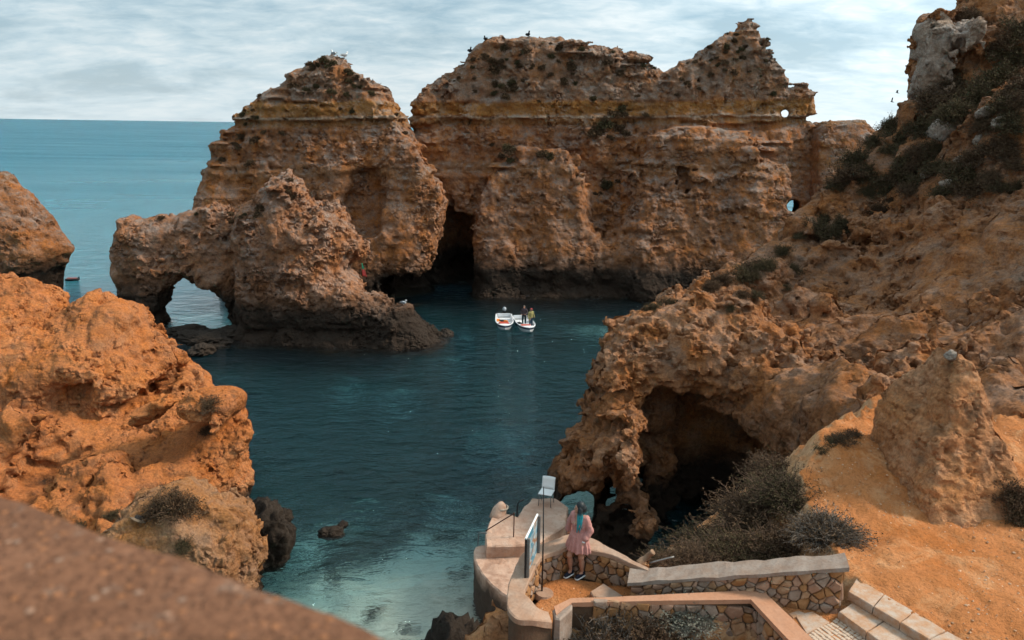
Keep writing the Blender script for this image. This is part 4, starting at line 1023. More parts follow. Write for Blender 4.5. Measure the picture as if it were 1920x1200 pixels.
bmc = bmesh.new(); bmesh.ops.create_cube(bmc, size=1); bmesh.ops.bevel(bmc, geom=list(bmc.edges), offset=0.14, segments=1, affect='EDGES')
cob = bpy.data.meshes.new('cobble'); bmc.to_mesh(cob); bmc.free(); cob.materials.append(M['cobble'])
c00 = at_z(1508, 1193, 8.51); c10 = at_z(1570, 1158, 8.51); c01 = at_z(1560, 1240, 8.51); c11 = at_z(1680, 1230, 8.51)
cells = 0
for i in range(11):
    for j in range(13):
        u_, v_ = (i + 0.5) / 11, (j + 0.5 + 0.25 * math.sin(i)) / 13
        p_ = c00 * (1 - u_) * (1 - v_) + c10 * u_ * (1 - v_) + c01 * (1 - u_) * v_ + c11 * u_ * v_
        o_ = obj('cobble', cob, pav); o_.location = (p_[0] + rnd.uniform(-.006, .006), p_[1] + rnd.uniform(-.006, .006), 8.485 + rnd.uniform(-0.006, 0.006))
        o_.scale = (0.078 * rnd.uniform(0.85, 1.05), 0.078 * rnd.uniform(0.85, 1.05), 0.06); o_.rotation_euler = (0, 0, 0.55 + rnd.uniform(-0.15, 0.15))
# loose flat stone, log and pipe
fs_ = MB().prism([tuple(at_z(px, py, 8.16)[:2]) for px, py in ((1106, 1108), (1132, 1094), (1150, 1104), (1172, 1118), (1140, 1122), (1112, 1118))], 7.95, 8.16, 0.02).build('flat_stone', M['concrete'])
tag(roughen(fs_, 0.02, 0.2, 2), 'flat pale stone lying at the edge of the platform floor by the scrub', 'stone')
lg_ = MB().tube(curve_pts([at_z(1196, 1058, 8.25), at_z(1212, 1045, 8.35), at_z(1224, 1035, 8.5)], 4), 0.075, 10, 0.06).build('log', M['wood'], smooth=True)
tag(roughen(lg_, 0.015, 0.1, 1), 'short bleached log lying behind the platform parapet', 'log')
tag(MB().tube(curve_pts([at_z(1218, 1056, 8.3), at_z(1240, 1050, 8.36), at_z(1264, 1044, 8.42)], 3), 0.02, 6).build('pipe', M['galv'], smooth=True), 'thin grey pipe lying behind the parapet beside the log', 'pipe')

# ------------------------------------------------------------------ landing stage
dock = tag(empty('landing_stage', (0, 0, 0)), 'pinkish concrete landing stage on two levels jutting into the cove', 'jetty')
def zpoly(pts, z): return [tuple(at_z(px, py, z)[:2]) for px, py in pts]
up_ = [(909, 1004), (915, 984), (922, 966), (932, 956), (953, 964), (970, 968), (980, 952), (998, 934), (1042, 934), (1066, 950), (1060, 985), (1010, 1018), (985, 1022), (912, 1024)]
roughen(MB().prism(zpoly(up_, 2.3), -1.5, 2.3, 0.05).build('upper_deck', M['dock'], dock), 0.05, 0.5, 4, 2)
lo_ = [(888, 1033), (892, 1025), (900, 1021), (985, 1019), (1010, 1030), (1010, 1100), (960, 1124), (940, 1112), (920, 1095), (905, 1078), (894, 1060), (889, 1046)]
roughen(MB().prism(zpoly(lo_, 1.8), -1.5, 1.8, 0.05).build('lower_deck', M['dock'], dock), 0.04, 0.5, 4, 4)
bp = at_z(939, 962, 2.3)
bol = MB().tube([(bp[0] - 0.12, bp[1] - 0.1, 2.1), (bp[0] - 0.04, bp[1], 2.45), (bp[0] + 0.06, bp[1] + 0.03, 2.66), (bp[0] + 0.12, bp[1] + 0.04, 2.72)], 0.36, 10, 0.10).build('mooring_post', M['dock'], None, True)
tag(roughen(bol, 0.03, 0.3, 1), 'stubby concrete mooring post with rope on the landing stage corner', 'bollard')
rp = []
for k in range(40): rp.append((bp[0] + 0.03 + 0.25 * math.cos(k * 0.5), bp[1] + 0.02 + 0.25 * math.sin(k * 0.5), 2.50 + 0.0015 * k))
tag(MB().tube(rp, 0.022, 5).build('rope', M['rope'], smooth=True), 'pale rope wound round the concrete mooring post', 'rope')
def rail(name, pts, r, mat, label):
    tag(MB().tube(pts, r, 7).build(name, mat, smooth=True), label, 'handrail')
a1, a3 = at_z(911, 995, 2.3), at_z(963, 1007, 2.3)
rail('handrail', curve_pts([a1, a1 + (a3 - a1) * 0.9 + [0, 0, 0.86], a3 + [0, 0, 0.9], a3], 4), 0.022, M['rust'], 'rusty slanting handrail on the upper deck of the landing stage')
b1, b3 = at_z(899, 1022, 1.8), at_z(952, 1024, 1.8)
rail('handrail', curve_pts([b1 - [0.06, 0, 0.6], b1 + [-0.04, 0, 0.35], b1 + [0.1, 0, 0.5], b3 + [0, 0, 0.36], b3], 4), 0.02, M['galv'], 'grey ladder handrail at the step between the two landing decks')
d1 = at_z(969, 969, 2.2)
rail('handrail', curve_pts([d1 - [0, 0, 0.3], d1 + [0.02, 0, 0.45], d1 + [0.1, 0.05, 0.62], d1 + [0.28, 0.25, 0.62]], 4), 0.03, M['black'], 'black curved ladder handle at the notch of the landing stage')
# white chair
ch = empty('chair', at_z(1024, 945, 2.3), R(-18)); tag(ch, 'white plastic chair standing alone on the landing stage', 'chair')
chs = 1.15
for sx in (-1, 1):
    for sy in (-1, 1):
        MB().tube([(sx * 0.22 * chs, sy * 0.2 * chs, 0), (sx * 0.2 * chs, sy * 0.19 * chs, 0.44 * chs)], 0.016, 6).build('leg', M['galv'], ch, True)
MB().box((0, 0, 0.455 * chs), (0.48 * chs, 0.46 * chs, 0.035), 0, 0.012).build('seat', M['white'], ch)
bk = MB(); 
for i in range(7):
    for j in range(5):
        x_ = (i / 6 - 0.5) * 0.46 * chs; z_ = 0.46 * chs + j / 4 * 0.44 * chs; yb_ = 0.21 * chs + 0.09 * (j / 4) + 0.05 * (1 - (2 * i / 6 - 1) ** 2)
        bk.v += [(x_, yb_, z_), (x_, yb_ + 0.025, z_)]
for i in range(6):
    for j in range(4):
        k = lambda a, c, s_: 2 * (a * 5 + c) + s_
        bk.f += [(k(i, j, 0), k(i, j + 1, 0), k(i + 1, j + 1, 0), k(i + 1, j, 0))[::-1], (k(i, j, 1), k(i, j + 1, 1), k(i + 1, j + 1, 1), k(i + 1, j, 1))]
bm_ = bk.build('backrest', M['white'], ch, True)
sd = bm_.modifiers.new('s', 'SOLIDIFY'); sd.thickness = 0.01

# ------------------------------------------------------------------ information board and pole
sg = tag(empty('information_board', (0, 0, 0)), 'information board with blue picture panel seen edge-on beside the person', 'sign')
n0 = np.array([0.37, 13.1]); n1_ = np.array([0.60, 13.98]); dv = (n1_ - n0) / np.linalg.norm(n1_ - n0); nv = np.array([-dv[1], dv[0]])
for q_ in (n0, n1_):
    MB().box((q_[0], q_[1], 8.72), (0.055, 0.055, 1.5), math.atan2(dv[1], dv[0]), 0.006).build('post', M['galv'], sg)
def panel_mat():
    mt, t, o = newmat('printed_panel'); b = NB(t)
    tcn = b.n('ShaderNodeTexCoord'); P = tcn.outputs['Object']
    nA = b.noise(b.scale(P, (1, 1, 3.0)), 2.2, 3, 0.5, 0.8); nB = b.noise(P, 9, 3, 0.6)
    c = b.mix(b.mapr(nA, 0.42, 0.5), (0.03, 0.20, 0.30), (0.36, 0.45, 0.48)); c = b.mix(b.mapr(nA, 0.54, 0.60), c, (0.30, 0.15, 0.08))
    c = b.mix(b.mapr(nB, 0.62, 0.68, 0, 0.6), c, (0.03, 0.06, 0.12))
    b.bsdf(o, c, 0.35, None, 0.4); return mt
M['panel'] = panel_mat()
cpt = (n0 + n1_) / 2 + nv * 0.045; ang = math.atan2(dv[1], dv[0])
pn = MB().box((cpt[0], cpt[1], 9.0), (0.94, 0.03, 0.92), ang, 0.003).build('panel', M['panel'], sg)
MB().box((cpt[0], cpt[1], 9.475), (0.98, 0.035, 0.03), ang, 0.004).build('frame_rail', M['white'], sg)
MB().box((cpt[0], cpt[1], 8.525), (0.98, 0.035, 0.03), ang, 0.004).build('frame_rail', M['galv'], sg)
for q_ in (-0.483, 0.483):
    MB().box((cpt[0] + dv[0] * q_, cpt[1] + dv[1] * q_, 9.0), (0.024, 0.035, 0.92), ang, 0.004).build('frame_stile', M['metal_dark'], sg)
pb = at_z(1016, 1110, 8.02)
tag(MB().tube([(pb[0], pb[1], 7.95), (pb[0], pb[1], 9.2), (pb[0] - 0.02, pb[1], 10.3)], 0.019, 8, 0.009).build('pole', M['metal_dark'], smooth=True), 'tall thin dark pole rising behind the information board', 'pole')
fo = MB().tube([(pb[0] + 0.05, pb[1] - 0.04, 7.95), (pb[0] + 0.05, pb[1] - 0.04, 8.045)], 0.20, 12, 0.17).build('pole_footing', M['concrete'])
tag(roughen(fo, 0.015, 0.2, 1), 'small round concrete footing under the tall thin pole', 'footing')
lap('stonework')

# ------------------------------------------------------------------ lookout parapet right under the camera
def lookout_mat():
    mt, t, o = newmat('pebbly_lookout_wall'); b = NB(t)
    g = b.n('ShaderNodeNewGeometry'); P = g.outputs['Position']
    nA = b.noise(P, 4, 5, 0.6); nB = b.noise(P, 40, 4, 0.7)
    vo = b.voro(P, 38); sc = b.n('ShaderNodeSeparateColor'); b.set(sc.inputs[0], vo.outputs['Color'])
    c = b.mix(b.mapr(nA, 0.35, 0.65), (0.15, 0.068, 0.036), (0.23, 0.108, 0.060))
    c = b.mix(b.mapr(nB, 0.45, 0.62, 0, 0.85), c, (0.10, 0.045, 0.025))
    c = b.mix(b.mapr(b.noise(P, 9, 4, 0.7), 0.58, 0.68, 0, 0.45), c, (0.25, 0.17, 0.125))
    st = b.mapr(vo.outputs['Distance'], 0.42, 0.30)
    c = b.mix(b.math('MULTIPLY', st, b.mapr(sc.outputs[0], 0.76, 0.80, 0, 0.55)), c, (0.36, 0.15, 0.065))
    c = b.mix(b.math('MULTIPLY', st, b.mapr(sc.outputs[1], 0.93, 0.95, 0, 0.6)), c, (0.33, 0.22, 0.16))
    n = b.bump(b.math('ADD', nB, b.math('MULTIPLY', st, 0.6)), 0.8, 0.012)
    b.bsdf(o, c, 0.92, n, 0.15); return mt
M['lookout'] = lookout_mat()
la, lb_ = at_z(0, 898, 16.0), at_z(800, 1182, 16.0)
ld = (lb_ - la) / np.linalg.norm(lb_ - la); ln = np.array([ld[1], -ld[0], 0])
lk = MB(); ns = 150; prof = [(-0.02, -2.2), (0.0, -0.10), (0.012, -0.045), (0.05, -0.008), (0.12, 0.0), (0.45, 0.0), (0.53, -0.02), (0.56, -0.08), (0.57, -2.2)]
for i in range(ns + 1):
    s_ = -7.0 + (np.linalg.norm(lb_ - la) + 7.6) * i / ns; q_ = la + ld * s_; w_ = 0.012 * math.sin(s_ * 5) + 0.008 * math.sin(s_ * 13 + 1)
    for d_, z_ in prof: lk.v.append((q_[0] + ln[0] * (d_ + w_), q_[1] + ln[1] * (d_ + w_), 16.0 + z_ + w_ * 0.4))
    k_ = len(prof)
    if i: lk.f += [((i - 1) * k_ + j, (i - 1) * k_ + j + 1, i * k_ + j + 1, i * k_ + j)[::-1] for j in range(k_ - 1)]
lko = tag(roughen(lk.build('lookout_wall', M['lookout'], smooth=True), 0.006, 0.12, 1), 'blurred rough pebble-dash wall top close to the viewer at the lower corner', 'wall')

# ------------------------------------------------------------------ figures
def cone(a, b_, r0, r1):
    a, b_ = np.array(a, np.float32), np.array(b_, np.float32)
    def f(X, Y, Z):
        ab = b_ - a; t_ = np.clip(((X - a[0]) * ab[0] + (Y - a[1]) * ab[1] + (Z - a[2]) * ab[2]) / max(float(ab @ ab), 1e-9), 0, 1)
        return np.sqrt((X - a[0] - ab[0] * t_) ** 2 + (Y - a[1] - ab[1] * t_) ** 2 + (Z - a[2] - ab[2] * t_) ** 2) - (r0 + (r1 - r0) * t_)
    return f
def ell(c, r):
    def f(X, Y, Z):
        q = np.sqrt(((X - c[0]) / r[0]) ** 2 + ((Y - c[1]) / r[1]) ** 2 + ((Z - c[2]) / r[2]) ** 2); return (q - 1) * min(r)
    return f
def sdf_mesh(name, prims, box, h, k, mat=None, cuts=()):
    ax = [np.arange(a, b_, h, dtype=np.float32) for a, b_ in box]
    X, Y, Z = np.meshgrid(*ax, indexing='ij'); D = None
    for f in prims:
        kk = k
        if isinstance(f, tuple): f, kk = f
        d = f(X, Y, Z); D = d if D is None else smin(D, d, kk)
    for f in cuts: D = smax(D, -f(X, Y, Z), 0.01)
    D[0] = D[-1] = 1; D[:, 0] = D[:, -1] = 1; D[:, :, 0] = D[:, :, -1] = 1
    v, q = surface_nets(D.astype(np.float32), np.array([b_[0] for b_ in box]), h)
    return mesh_np(name, v, q, mat)
def hand(w, d, side, curl=0.5):
    """palm, four fingers and a thumb hanging from the wrist w along d"""
    w, d = np.array(w, float), np.array(d, float); d /= np.linalg.norm(d); s_ = np.array(side, float); s_ /= np.linalg.norm(s_); u_ = np.cross(d, s_)
    pr = [(cone(w + d * 0.01, w + d * 0.075, 0.022, 0.027), 0.012)]
    for i, (o_, l_) in enumerate(((-0.027, 0.062), (-0.009, 0.073), (0.009, 0.069), (0.026, 0.055))):
        a_ = w + d * 0.085 + s_ * o_; m_ = a_ + d * l_ * 0.55 + u_ * 0.006; e_ = m_ + d * l_ * 0.45 * (1 - curl * 0.5) + u_ * l_ * 0.4 * curl
        pr += [(cone(a_, m_, 0.0095, 0.0085), 0.006), (cone(m_, e_, 0.0085, 0.0075), 0.004)]
    a_ = w + d * 0.03 - s_ * 0.024; m_ = a_ + d * 0.035 - s_ * 0.022; pr += [(cone(a_, m_, 0.012, 0.010), 0.008), (cone(m_, m_ + d * 0.028 - s_ * 0.004 + u_ * 0.01, 0.010, 0.008), 0.005)]
    return pr

woman_p = at_z(1082, 1080, 8.0)
wm = empty('person', (woman_p[0], woman_p[1], 8.005), R(-38))
tag(wm, 'person with long teal-tipped dark hair in a pink dress, standing against the parapet', 'person')
fd = np.array([-0.72, -0.69, 0.0]); fd /= np.linalg.norm(fd); fs2 = np.array([-fd[1], fd[0], 0])     # face direction and its left side
hc = np.array([-0.005, 0.0, 1.545])
hd = lambda f_, s_, z_: tuple(hc + fd * f_ + fs2 * s_ + np.array([0, 0, z_]))
RH, RK, RA = (-0.085, 0.02, 0.87), (-0.125, -0.13, 0.48), (-0.125, -0.05, 0.09)
LH, LK, LA = (0.085, 0.02, 0.87), (0.085, -0.02, 0.47), (0.09, 0.05, 0.09)
RS, RE, RW = (-0.155, 0.02, 1.345), (-0.27, 0.09, 1.11), (-0.34, 0.13, 0.86)
LS, LE, LW = (0.155, 0.02, 1.345), (0.235, 0.055, 1.09), (0.17, -0.07, 0.885)
body = [ell((0, 0.015, 1.24), (0.145, 0.095, 0.17)), ell((0, 0.02, 1.03), (0.115, 0.085, 0.15)), ell((0, 0.025, 0.90), (0.155, 0.11, 0.13)),
        (cone((-0.05, -0.06, 1.235), (-0.05, -0.075, 1.225), 0.06, 0.055), 0.03), (cone((0.05, -0.06, 1.235), (0.05, -0.075, 1.225), 0.06, 0.055), 0.03),
        cone(RS, LS, 0.058, 0.058), cone((0, 0.02, 1.36), (0, 0.005, 1.47), 0.05, 0.046),
        cone(RH, RK, 0.083, 0.052), cone(RK, RA, 0.052, 0.033), (ell((-0.125, -0.075, 0.35), (0.046, 0.05, 0.11)), 0.04),
        cone(LH, LK, 0.083, 0.052), cone(LK, LA, 0.052, 0.033), (ell((0.09, 0.025, 0.34), (0.046, 0.05, 0.11)), 0.04),
        cone(RA, (-0.135, -0.17, 0.05), 0.035, 0.03), cone(LA, (0.07, -0.08, 0.05), 0.035, 0.03),
        cone(RS, RE, 0.045, 0.037), cone(RE, RW, 0.036, 0.025), cone(LS, LE, 0.045, 0.037), cone(LE, LW, 0.036, 0.025),
        (ell(tuple(hc), (0.076, 0.082, 0.105)), 0.02), (ell(hd(0.035, 0, -0.055), (0.05, 0.05, 0.055)), 0.03),
        (cone(hd(0.078, 0, 0.012), hd(0.102, 0, -0.022), 0.009, 0.013), 0.012), (ell(hd(0.076, 0, -0.095), (0.022, 0.022, 0.018)), 0.02),
        (ell(hd(0.086, 0, -0.055), (0.018, 0.02, 0.009)), 0.008), (cone(hd(0.078, -0.03, 0.028), hd(0.078, 0.03, 0.028), 0.009, 0.009), 0.012),
        (ell(hd(0, 0.08, -0.01), (0.014, 0.02, 0.03)), 0.01), (ell(hd(0, -0.08, -0.01), (0.014, 0.02, 0.03)), 0.01)]
body += hand(RW, (-0.25, 0.35, -0.75), (-0.6, -0.75, -0.1), 0.3) + hand(LW, (-0.2, -0.25, -0.9), (0.3, -0.9, 0.1), 0.6)
obj('body', sdf_mesh('body', body, ((-0.5, 0.42), (-0.32, 0.34), (0.0, 1.72)), 0.0105, 0.03, M['skin']), wm)
def table(z, pts):
    return np.interp(z, [p_[0] for p_ in pts], [p_[1] for p_ in pts]).astype(np.float32)
def skirt(X, Y, Z):
    rx = table(Z, [(0.55, 0.275), (0.75, 0.235), (0.95, 0.185), (1.05, 0.142), (1.12, 0.150), (1.25, 0.172), (1.33, 0.175), (1.40, 0.12)])
    ry = table(Z, [(0.55, 0.225), (0.75, 0.19), (0.95, 0.145), (1.05, 0.115), (1.12, 0.125), (1.22, 0.148), (1.33, 0.10), (1.40, 0.085)])
    an = np.arctan2(Y - 0.01, X)
    pl = (0.016 * np.sin(an * 15 + 1.2 * np.sin(an * 3)) + 0.01 * np.sin(an * 7 + 2)) * np.clip((1.02 - Z) / 0.3, 0, 1) + 0.006 * np.sin(Z * 150) * np.exp(-((Z - 1.05) / 0.02) ** 2)
    hem = 0.60 + 0.012 * np.sin(an * 6) - 0.02 * np.sin(an)
    d = (np.sqrt((X / rx) ** 2 + ((Y - 0.01) / ry) ** 2) - 1) * np.minimum(rx, ry) - pl
    return np.maximum(np.maximum(d, hem - Z), Z - 1.385)
def vneck(X, Y, Z):
    return np.maximum(np.maximum(np.abs(X) - (Z - 1.17) * 0.36, Y + 0.02), 1.17 - Z)
sm = lambda a, b_, t_: tuple(np.array(a) + (np.array(b_) - np.array(a)) * t_)
dress = [skirt, (cone(RS, RE, 0.066, 0.066), 0.03), (cone(RE, sm(RE, RW, 0.75), 0.066, 0.074), 0.03), (cone(sm(RE, RW, 0.8), sm(RE, RW, 0.92), 0.06, 0.036), 0.02),
         (cone(LS, LE, 0.066, 0.066), 0.03), (cone(LE, sm(LE, LW, 0.7), 0.066, 0.074), 0.03), (cone(sm(LE, LW, 0.75), sm(LE, LW, 0.92), 0.06, 0.036), 0.02)]
dm = sdf_mesh('dress', dress, ((-0.46, 0.4), (-0.32, 0.32), (0.5, 1.46)), 0.0115, 0.02, M['dress'], [vneck])
co_, no_ = get_co(dm), get_no(dm); wr_ = perlin(co_ * np.array([14, 14, 5], np.float32), 5) * 0.010 + (0.25 - np.abs(perlin(co_ * np.array([22, 22, 12], np.float32), 6))) * 0.010
dm.vertices.foreach_set('co', (co_ + no_ * wr_[:, None]).ravel()); dm.update(); obj('dress', dm, wm)
mt, t, o = newmat('dark_hair_teal_ends'); b = NB(t)
tcn = b.n('ShaderNodeTexCoord'); sp = b.n('ShaderNodeSeparateXYZ'); b.set(sp.inputs[0], tcn.outputs['Object'])
nn = b.noise(b.scale(tcn.outputs['Object'], (60, 60, 3)), 1.0, 3, 0.6)
c = b.mix(b.mapr(b.math('ADD', sp.outputs[2], b.math('MULTIPLY', nn, 0.09)), 1.53, 1.41), (0.012, 0.014, 0.016), (0.015, 0.27, 0.31))
c = b.mix(b.mapr(nn, 0.4, 0.7, 0, 0.5), c, (0.008, 0.03, 0.035))
b.bsdf(o, c, 0.5, b.bump(nn, 0.6, 0.01), 0.35); M['hair'] = mt
hair = [ell(hd(-0.022, 0, 0.022), (0.094, 0.098, 0.112)), cone(hd(-0.07, 0, -0.02), (0.03, 0.10, 1.22), 0.085, 0.05)]
rh = random.Random(3)
for s_ in (-1, 1):
    for k in range(9):
        a_ = hd(0.0 + rh.uniform(-0.05, 0.035), s_ * 0.085, 0.02 - 0.01 * k); m_ = hd(-0.01 + rh.uniform(-0.03, 0.05), s_ * (0.108 + rh.uniform(-0.01, 0.015)), -0.15)
        side_x = s_ * 0.09 * fs2[0]
        e_ = (m_[0] + rh.uniform(-0.03, 0.03), m_[1] - 0.03 + rh.uniform(-0.04, 0.02), 1.10 + rh.uniform(-0.05, 0.1))
        hair += [(cone(a_, m_, 0.026, 0.026), 0.012), (cone(m_, e_, 0.026, 0.007), 0.010)]
facecut = lambda X, Y, Z: np.maximum(ell(hd(0.085, 0, -0.035), (0.078, 0.078, 0.098))(X, Y, Z), -((X - hc[0]) * fd[0] + (Y - hc[1]) * fd[1] - 0.005))
obj('hair', sdf_mesh('hair', hair, ((-0.3, 0.28), (-0.28, 0.26), (1.0, 1.74)), 0.0085, 0.02, M['hair'], [facecut]), wm)
for s_ in (-1, 1):
    e_ = bpy.data.meshes.new('eye'); bmE = bmesh.new(); bmesh.ops.create_uvsphere(bmE, u_segments=8, v_segments=6, radius=0.011); bmE.to_mesh(e_); bmE.free(); e_.materials.append(M['black'])
    eo = obj('eye', e_, wm); eo.location = hd(0.073, s_ * 0.03, 0.006)
for A_, tip in ((RA, (-0.145, -0.20, 0.045)), (LA, (0.07, -0.11, 0.045))):
    A2 = (A_[0], A_[1] + 0.03, 0.055)
    sh = obj('shoe', sdf_mesh('shoe', [cone(A2, tip, 0.048, 0.043), (cone((A_[0], A_[1] + 0.01, 0.09), (A_[0], A_[1], 0.105), 0.046, 0.043), 0.02)], ((-0.25, 0.2), (-0.3, 0.16), (0.0, 0.16)), 0.009, 0.02, M['shoe'],
        [lambda X, Y, Z: Z - 0.022]), wm)
    obj('sole', sdf_mesh('sole', [lambda X, Y, Z, A2=A2, tip=tip: np.maximum(cone((A2[0], A2[1], 0.02), (tip[0], tip[1], 0.02), 0.056, 0.051)(X, Y, Z * 0 + 0.02), np.abs(Z - 0.014) - 0.014)], ((-0.25, 0.2), (-0.3, 0.16), (-0.01, 0.06)), 0.007, 0.02, M['white']), sh)
wt = MB().tube([LW, tuple(np.array(LW) + np.array([-0.005, -0.008, -0.028]))], 0.034, 10).build('wristband', M['white'], wm, True)

def standing(name, loc, rz, label, jacket, trousers, skin, cap, pose):
    r = empty(name, loc, rz); tag(r, label, 'person')
    pr = [ell((0, 0, 1.25), (0.20, 0.13, 0.24)), ell((0, 0, 1.02), (0.18, 0.13, 0.2)), cone((-0.19, 0, 1.40), (0.19, 0, 1.40), 0.075, 0.075), cone((0, 0, 1.42), (0, -0.02, 1.54), 0.06, 0.055),
          (ell((0, -0.03, 1.63), (0.082, 0.095, 0.12)), 0.02), (cone((0, -0.12, 1.63), (0, -0.135, 1.605), 0.012, 0.016), 0.01), (ell((0, -0.06, 1.565), (0.055, 0.055, 0.05)), 0.03)]
    for s_ in (-1, 1):
        kx = pose.get('knee', 0.0) * (1 if s_ < 0 else -0.4)
        pr += [cone((s_ * 0.10, 0, 0.92), (s_ * 0.12, -kx, 0.5), 0.11, 0.078), cone((s_ * 0.12, -kx, 0.5), (s_ * 0.13, 0.02, 0.09), 0.078, 0.055), cone((s_ * 0.13, 0.03, 0.045), (s_ * 0.14, -0.16, 0.04), 0.045, 0.04)]
        e_ = pose['el'][s_]; w_ = pose['wr'][s_]
        pr += [cone((s_ * 0.2, 0, 1.38), e_, 0.07, 0.058), cone(e_, w_, 0.056, 0.042)] + hand(w_, np.array(w_) - np.array(e_), (0.2, -1, 0.1), 0.6)
    me = sdf_mesh('body', pr, ((-0.55, 0.55), (-0.5, 0.35), (0, 1.8)), 0.0165, 0.035)
    for k in (jacket, trousers, skin, M['black']): me.materials.append(k)
    co = get_co(me); idx = np.empty(len(me.polygons), np.int32)
    qv = np.empty(len(me.loops), np.int32); me.loops.foreach_get('vertex_index', qv); cc = co[qv.reshape(-1, 4)].mean(1)
    idx[:] = 0; idx[cc[:, 2] < 0.90] = 1; idx[cc[:, 2] < 0.085] = 3; idx[cc[:, 2] > 1.50] = 2
    for s_ in (-1, 1):
        near_w = (np.linalg.norm(cc - np.array(pose['wr'][s_]), axis=1) < 0.17); fa = np.linalg.norm(cc - np.array(pose['el'][s_]), axis=1) < np.linalg.norm(np.array(pose['wr'][s_]) - np.array(pose['el'][s_])) + 0.03
        arm = np.abs(cc[:, 0]) > 0.2
        idx[arm & (cc[:, 2] < 0.95) & (cc[:, 2] > 0.6)] = 0
        idx[near_w & ~fa] = 2
    me.polygons.foreach_set('material_index', idx); me.update()
    obj('body', me, r)
    cp = [ell((0, -0.02, 1.70), (0.095, 0.108, 0.065))] + ([cone((-0.04, -0.13, 1.695), (0.04, -0.13, 1.695), 0.03, 0.03)] if pose.get('brim') else [])
    obj('cap', sdf_mesh('cap', cp, ((-0.16, 0.16), (-0.25, 0.16), (1.58, 1.85)), 0.013, 0.02, cap, [lambda X, Y, Z: Z - 1.655]), r)
    return r

# ------------------------------------------------------------------ boats
def boat(name, loc, rz, label, motor):
    r = empty(name, loc, rz); tag(r, label, 'boat', 'motor boats in the cove')
    Lb, ns, nr = 4.7, 22, 9
    def half(t): return 0.80 * (1 - 0.12 * (1 - t) ** 2) * (1 - max(0, (t - 0.42) / 0.58) ** 2.7) ** 0.62 if t < 1 else 0.0
    def sheer(t): return 0.50 + 0.10 * t ** 2.2
    def keel(t): return -0.16 + 0.42 * max(0, (t - 0.6) / 0.4) ** 2.5
    def grid(off, zoff, rev):
        v = []; f = []
        for i in range(ns + 1):
            t_ = i / ns; hb = max(half(t_) - off, 0.0 if t_ > 0.99 else 0.01); y = -(t_ * Lb) + (off * 1.2 if t_ > 0.97 else 0)
            if off: y = -min(t_ * Lb, Lb - 0.09); y = min(y, -0.06)
            for k in range(nr):
                a_ = -1 + 2 * k / (nr - 1); u_ = abs(a_)
                zt_ = sheer(t_); zk = keel(t_) + zoff
                zz_ = zk + (zt_ - zk) * (u_ ** 2.6 if not off else u_ ** 5); xx = hb * (1 if a_ > 0 else -1) * (u_ ** 0.62)
                v.append((xx, y, zz_))
        for i in range(ns):
            for k in range(nr - 1):
                q = (i * nr + k, i * nr + k + 1, (i + 1) * nr + k + 1, (i + 1) * nr + k); f.append(q[::-1] if rev else q)
        return v, f
    mb = MB(); v1, f1_ = grid(0, 0, False); mb.add(v1, f1_)
    v2, f2_ = grid(0.075, 0.20, True); o2 = len(mb.v); mb.add(v2, f2_)
    for i in range(ns):
        for k in (0, nr - 1):
            a_, b_ = i * nr + k, (i + 1) * nr + k; q = (a_, b_, o2 + b_, o2 + a_); mb.f.append(q if k else q[::-1])
    mb.f += [(k, k + 1, o2 + k + 1, o2 + k) for k in range(nr - 1)]
    mb.f.append(tuple(range(nr)))
    hull = mb.build('hull', M['boatwhite'], r, True)
    for s_ in (0, nr - 1):
        pts = [v1[i * nr + s_] for i in range(ns + 1)]
        MB().tube([(p_[0], p_[1], p_[2] + 0.005) for p_ in pts], 0.035, 6).build('gunwale', M['boatwhite'], r, True)
        st_ = MB()
        for i in range(ns + 1):
            x, y, z = v1[i * nr + s_]; k = 1.0 + 0.012 / max(abs(x), 0.08)
            st_.v += [(x * k, y - (0.014 if i == ns else 0), z - 0.06), (x * k * 0.985, y - (0.014 if i == ns else 0), z - 0.16)]
            if i: st_.f.append((2 * i - 2, 2 * i - 1, 2 * i + 1, 2 * i))
        st_.build('stripe', M['navy'], hull, True)
    for y_ in (-1.15, -2.55):
        hb = half(-y_ / Lb) - 0.07
        MB().box((0, y_, 0.36), (2 * hb, 0.30, 0.05), 0, 0.012).build('bench', M['boatwhite'], r)
    MB().box((0, -1.85, 0.085), (1.1, 3.0, 0.03), 0, 0.01).build('floor_board', M['boatwhite'], r)
    fdk = []
    for i in range(9):
        t_ = 0.80 + 0.2 * i / 8; fdk.append((t_, max(half(t_) - 0.03, 0.02)))
    dk = MB()
    for i, (t_, hb) in enumerate(fdk):
        y = -min(t_ * Lb, Lb - 0.04); z = sheer(t_) - 0.03
        dk.v += [(-hb, y, z), (0, y, z + 0.03), (hb, y, z)]
        if i: dk.f += [(3 * i - 3, 3 * i - 2, 3 * i + 1, 3 * i), (3 * i - 2, 3 * i - 1, 3 * i + 2, 3 * i + 1)]
    dk.build('foredeck', M['boatwhite'], r)
    MB().box((0, -0.06, 0.42), (1.2, 0.05, 0.30), 0, 0.015).build('transom', M['boatwhite'], r)
    if motor:
        cw = obj('outboard_motor', sdf_mesh('outboard_motor', [ell((0, 0, 0.28), (0.17, 0.24, 0.2)), (cone((0, 0.02, 0.1), (0, 0.0, -0.75), 0.09, 0.06), 0.05)], ((-0.3, 0.3), (-0.35, 0.35), (-0.9, 0.6)), 0.025, 0.05, M['greyplastic']), r)
        cw.location = (0.06, 0.24, 0.62)
        MB().tube([(0, -0.2, 0.16), (-0.1, -0.75, 0.3)], 0.03, 6).build('tiller', M['black'], cw, True)
        MB().box((0, -0.1, 0.0), (0.24, 0.12, 0.2), 0, 0.02).build('bracket', M['black'], cw)
    return r
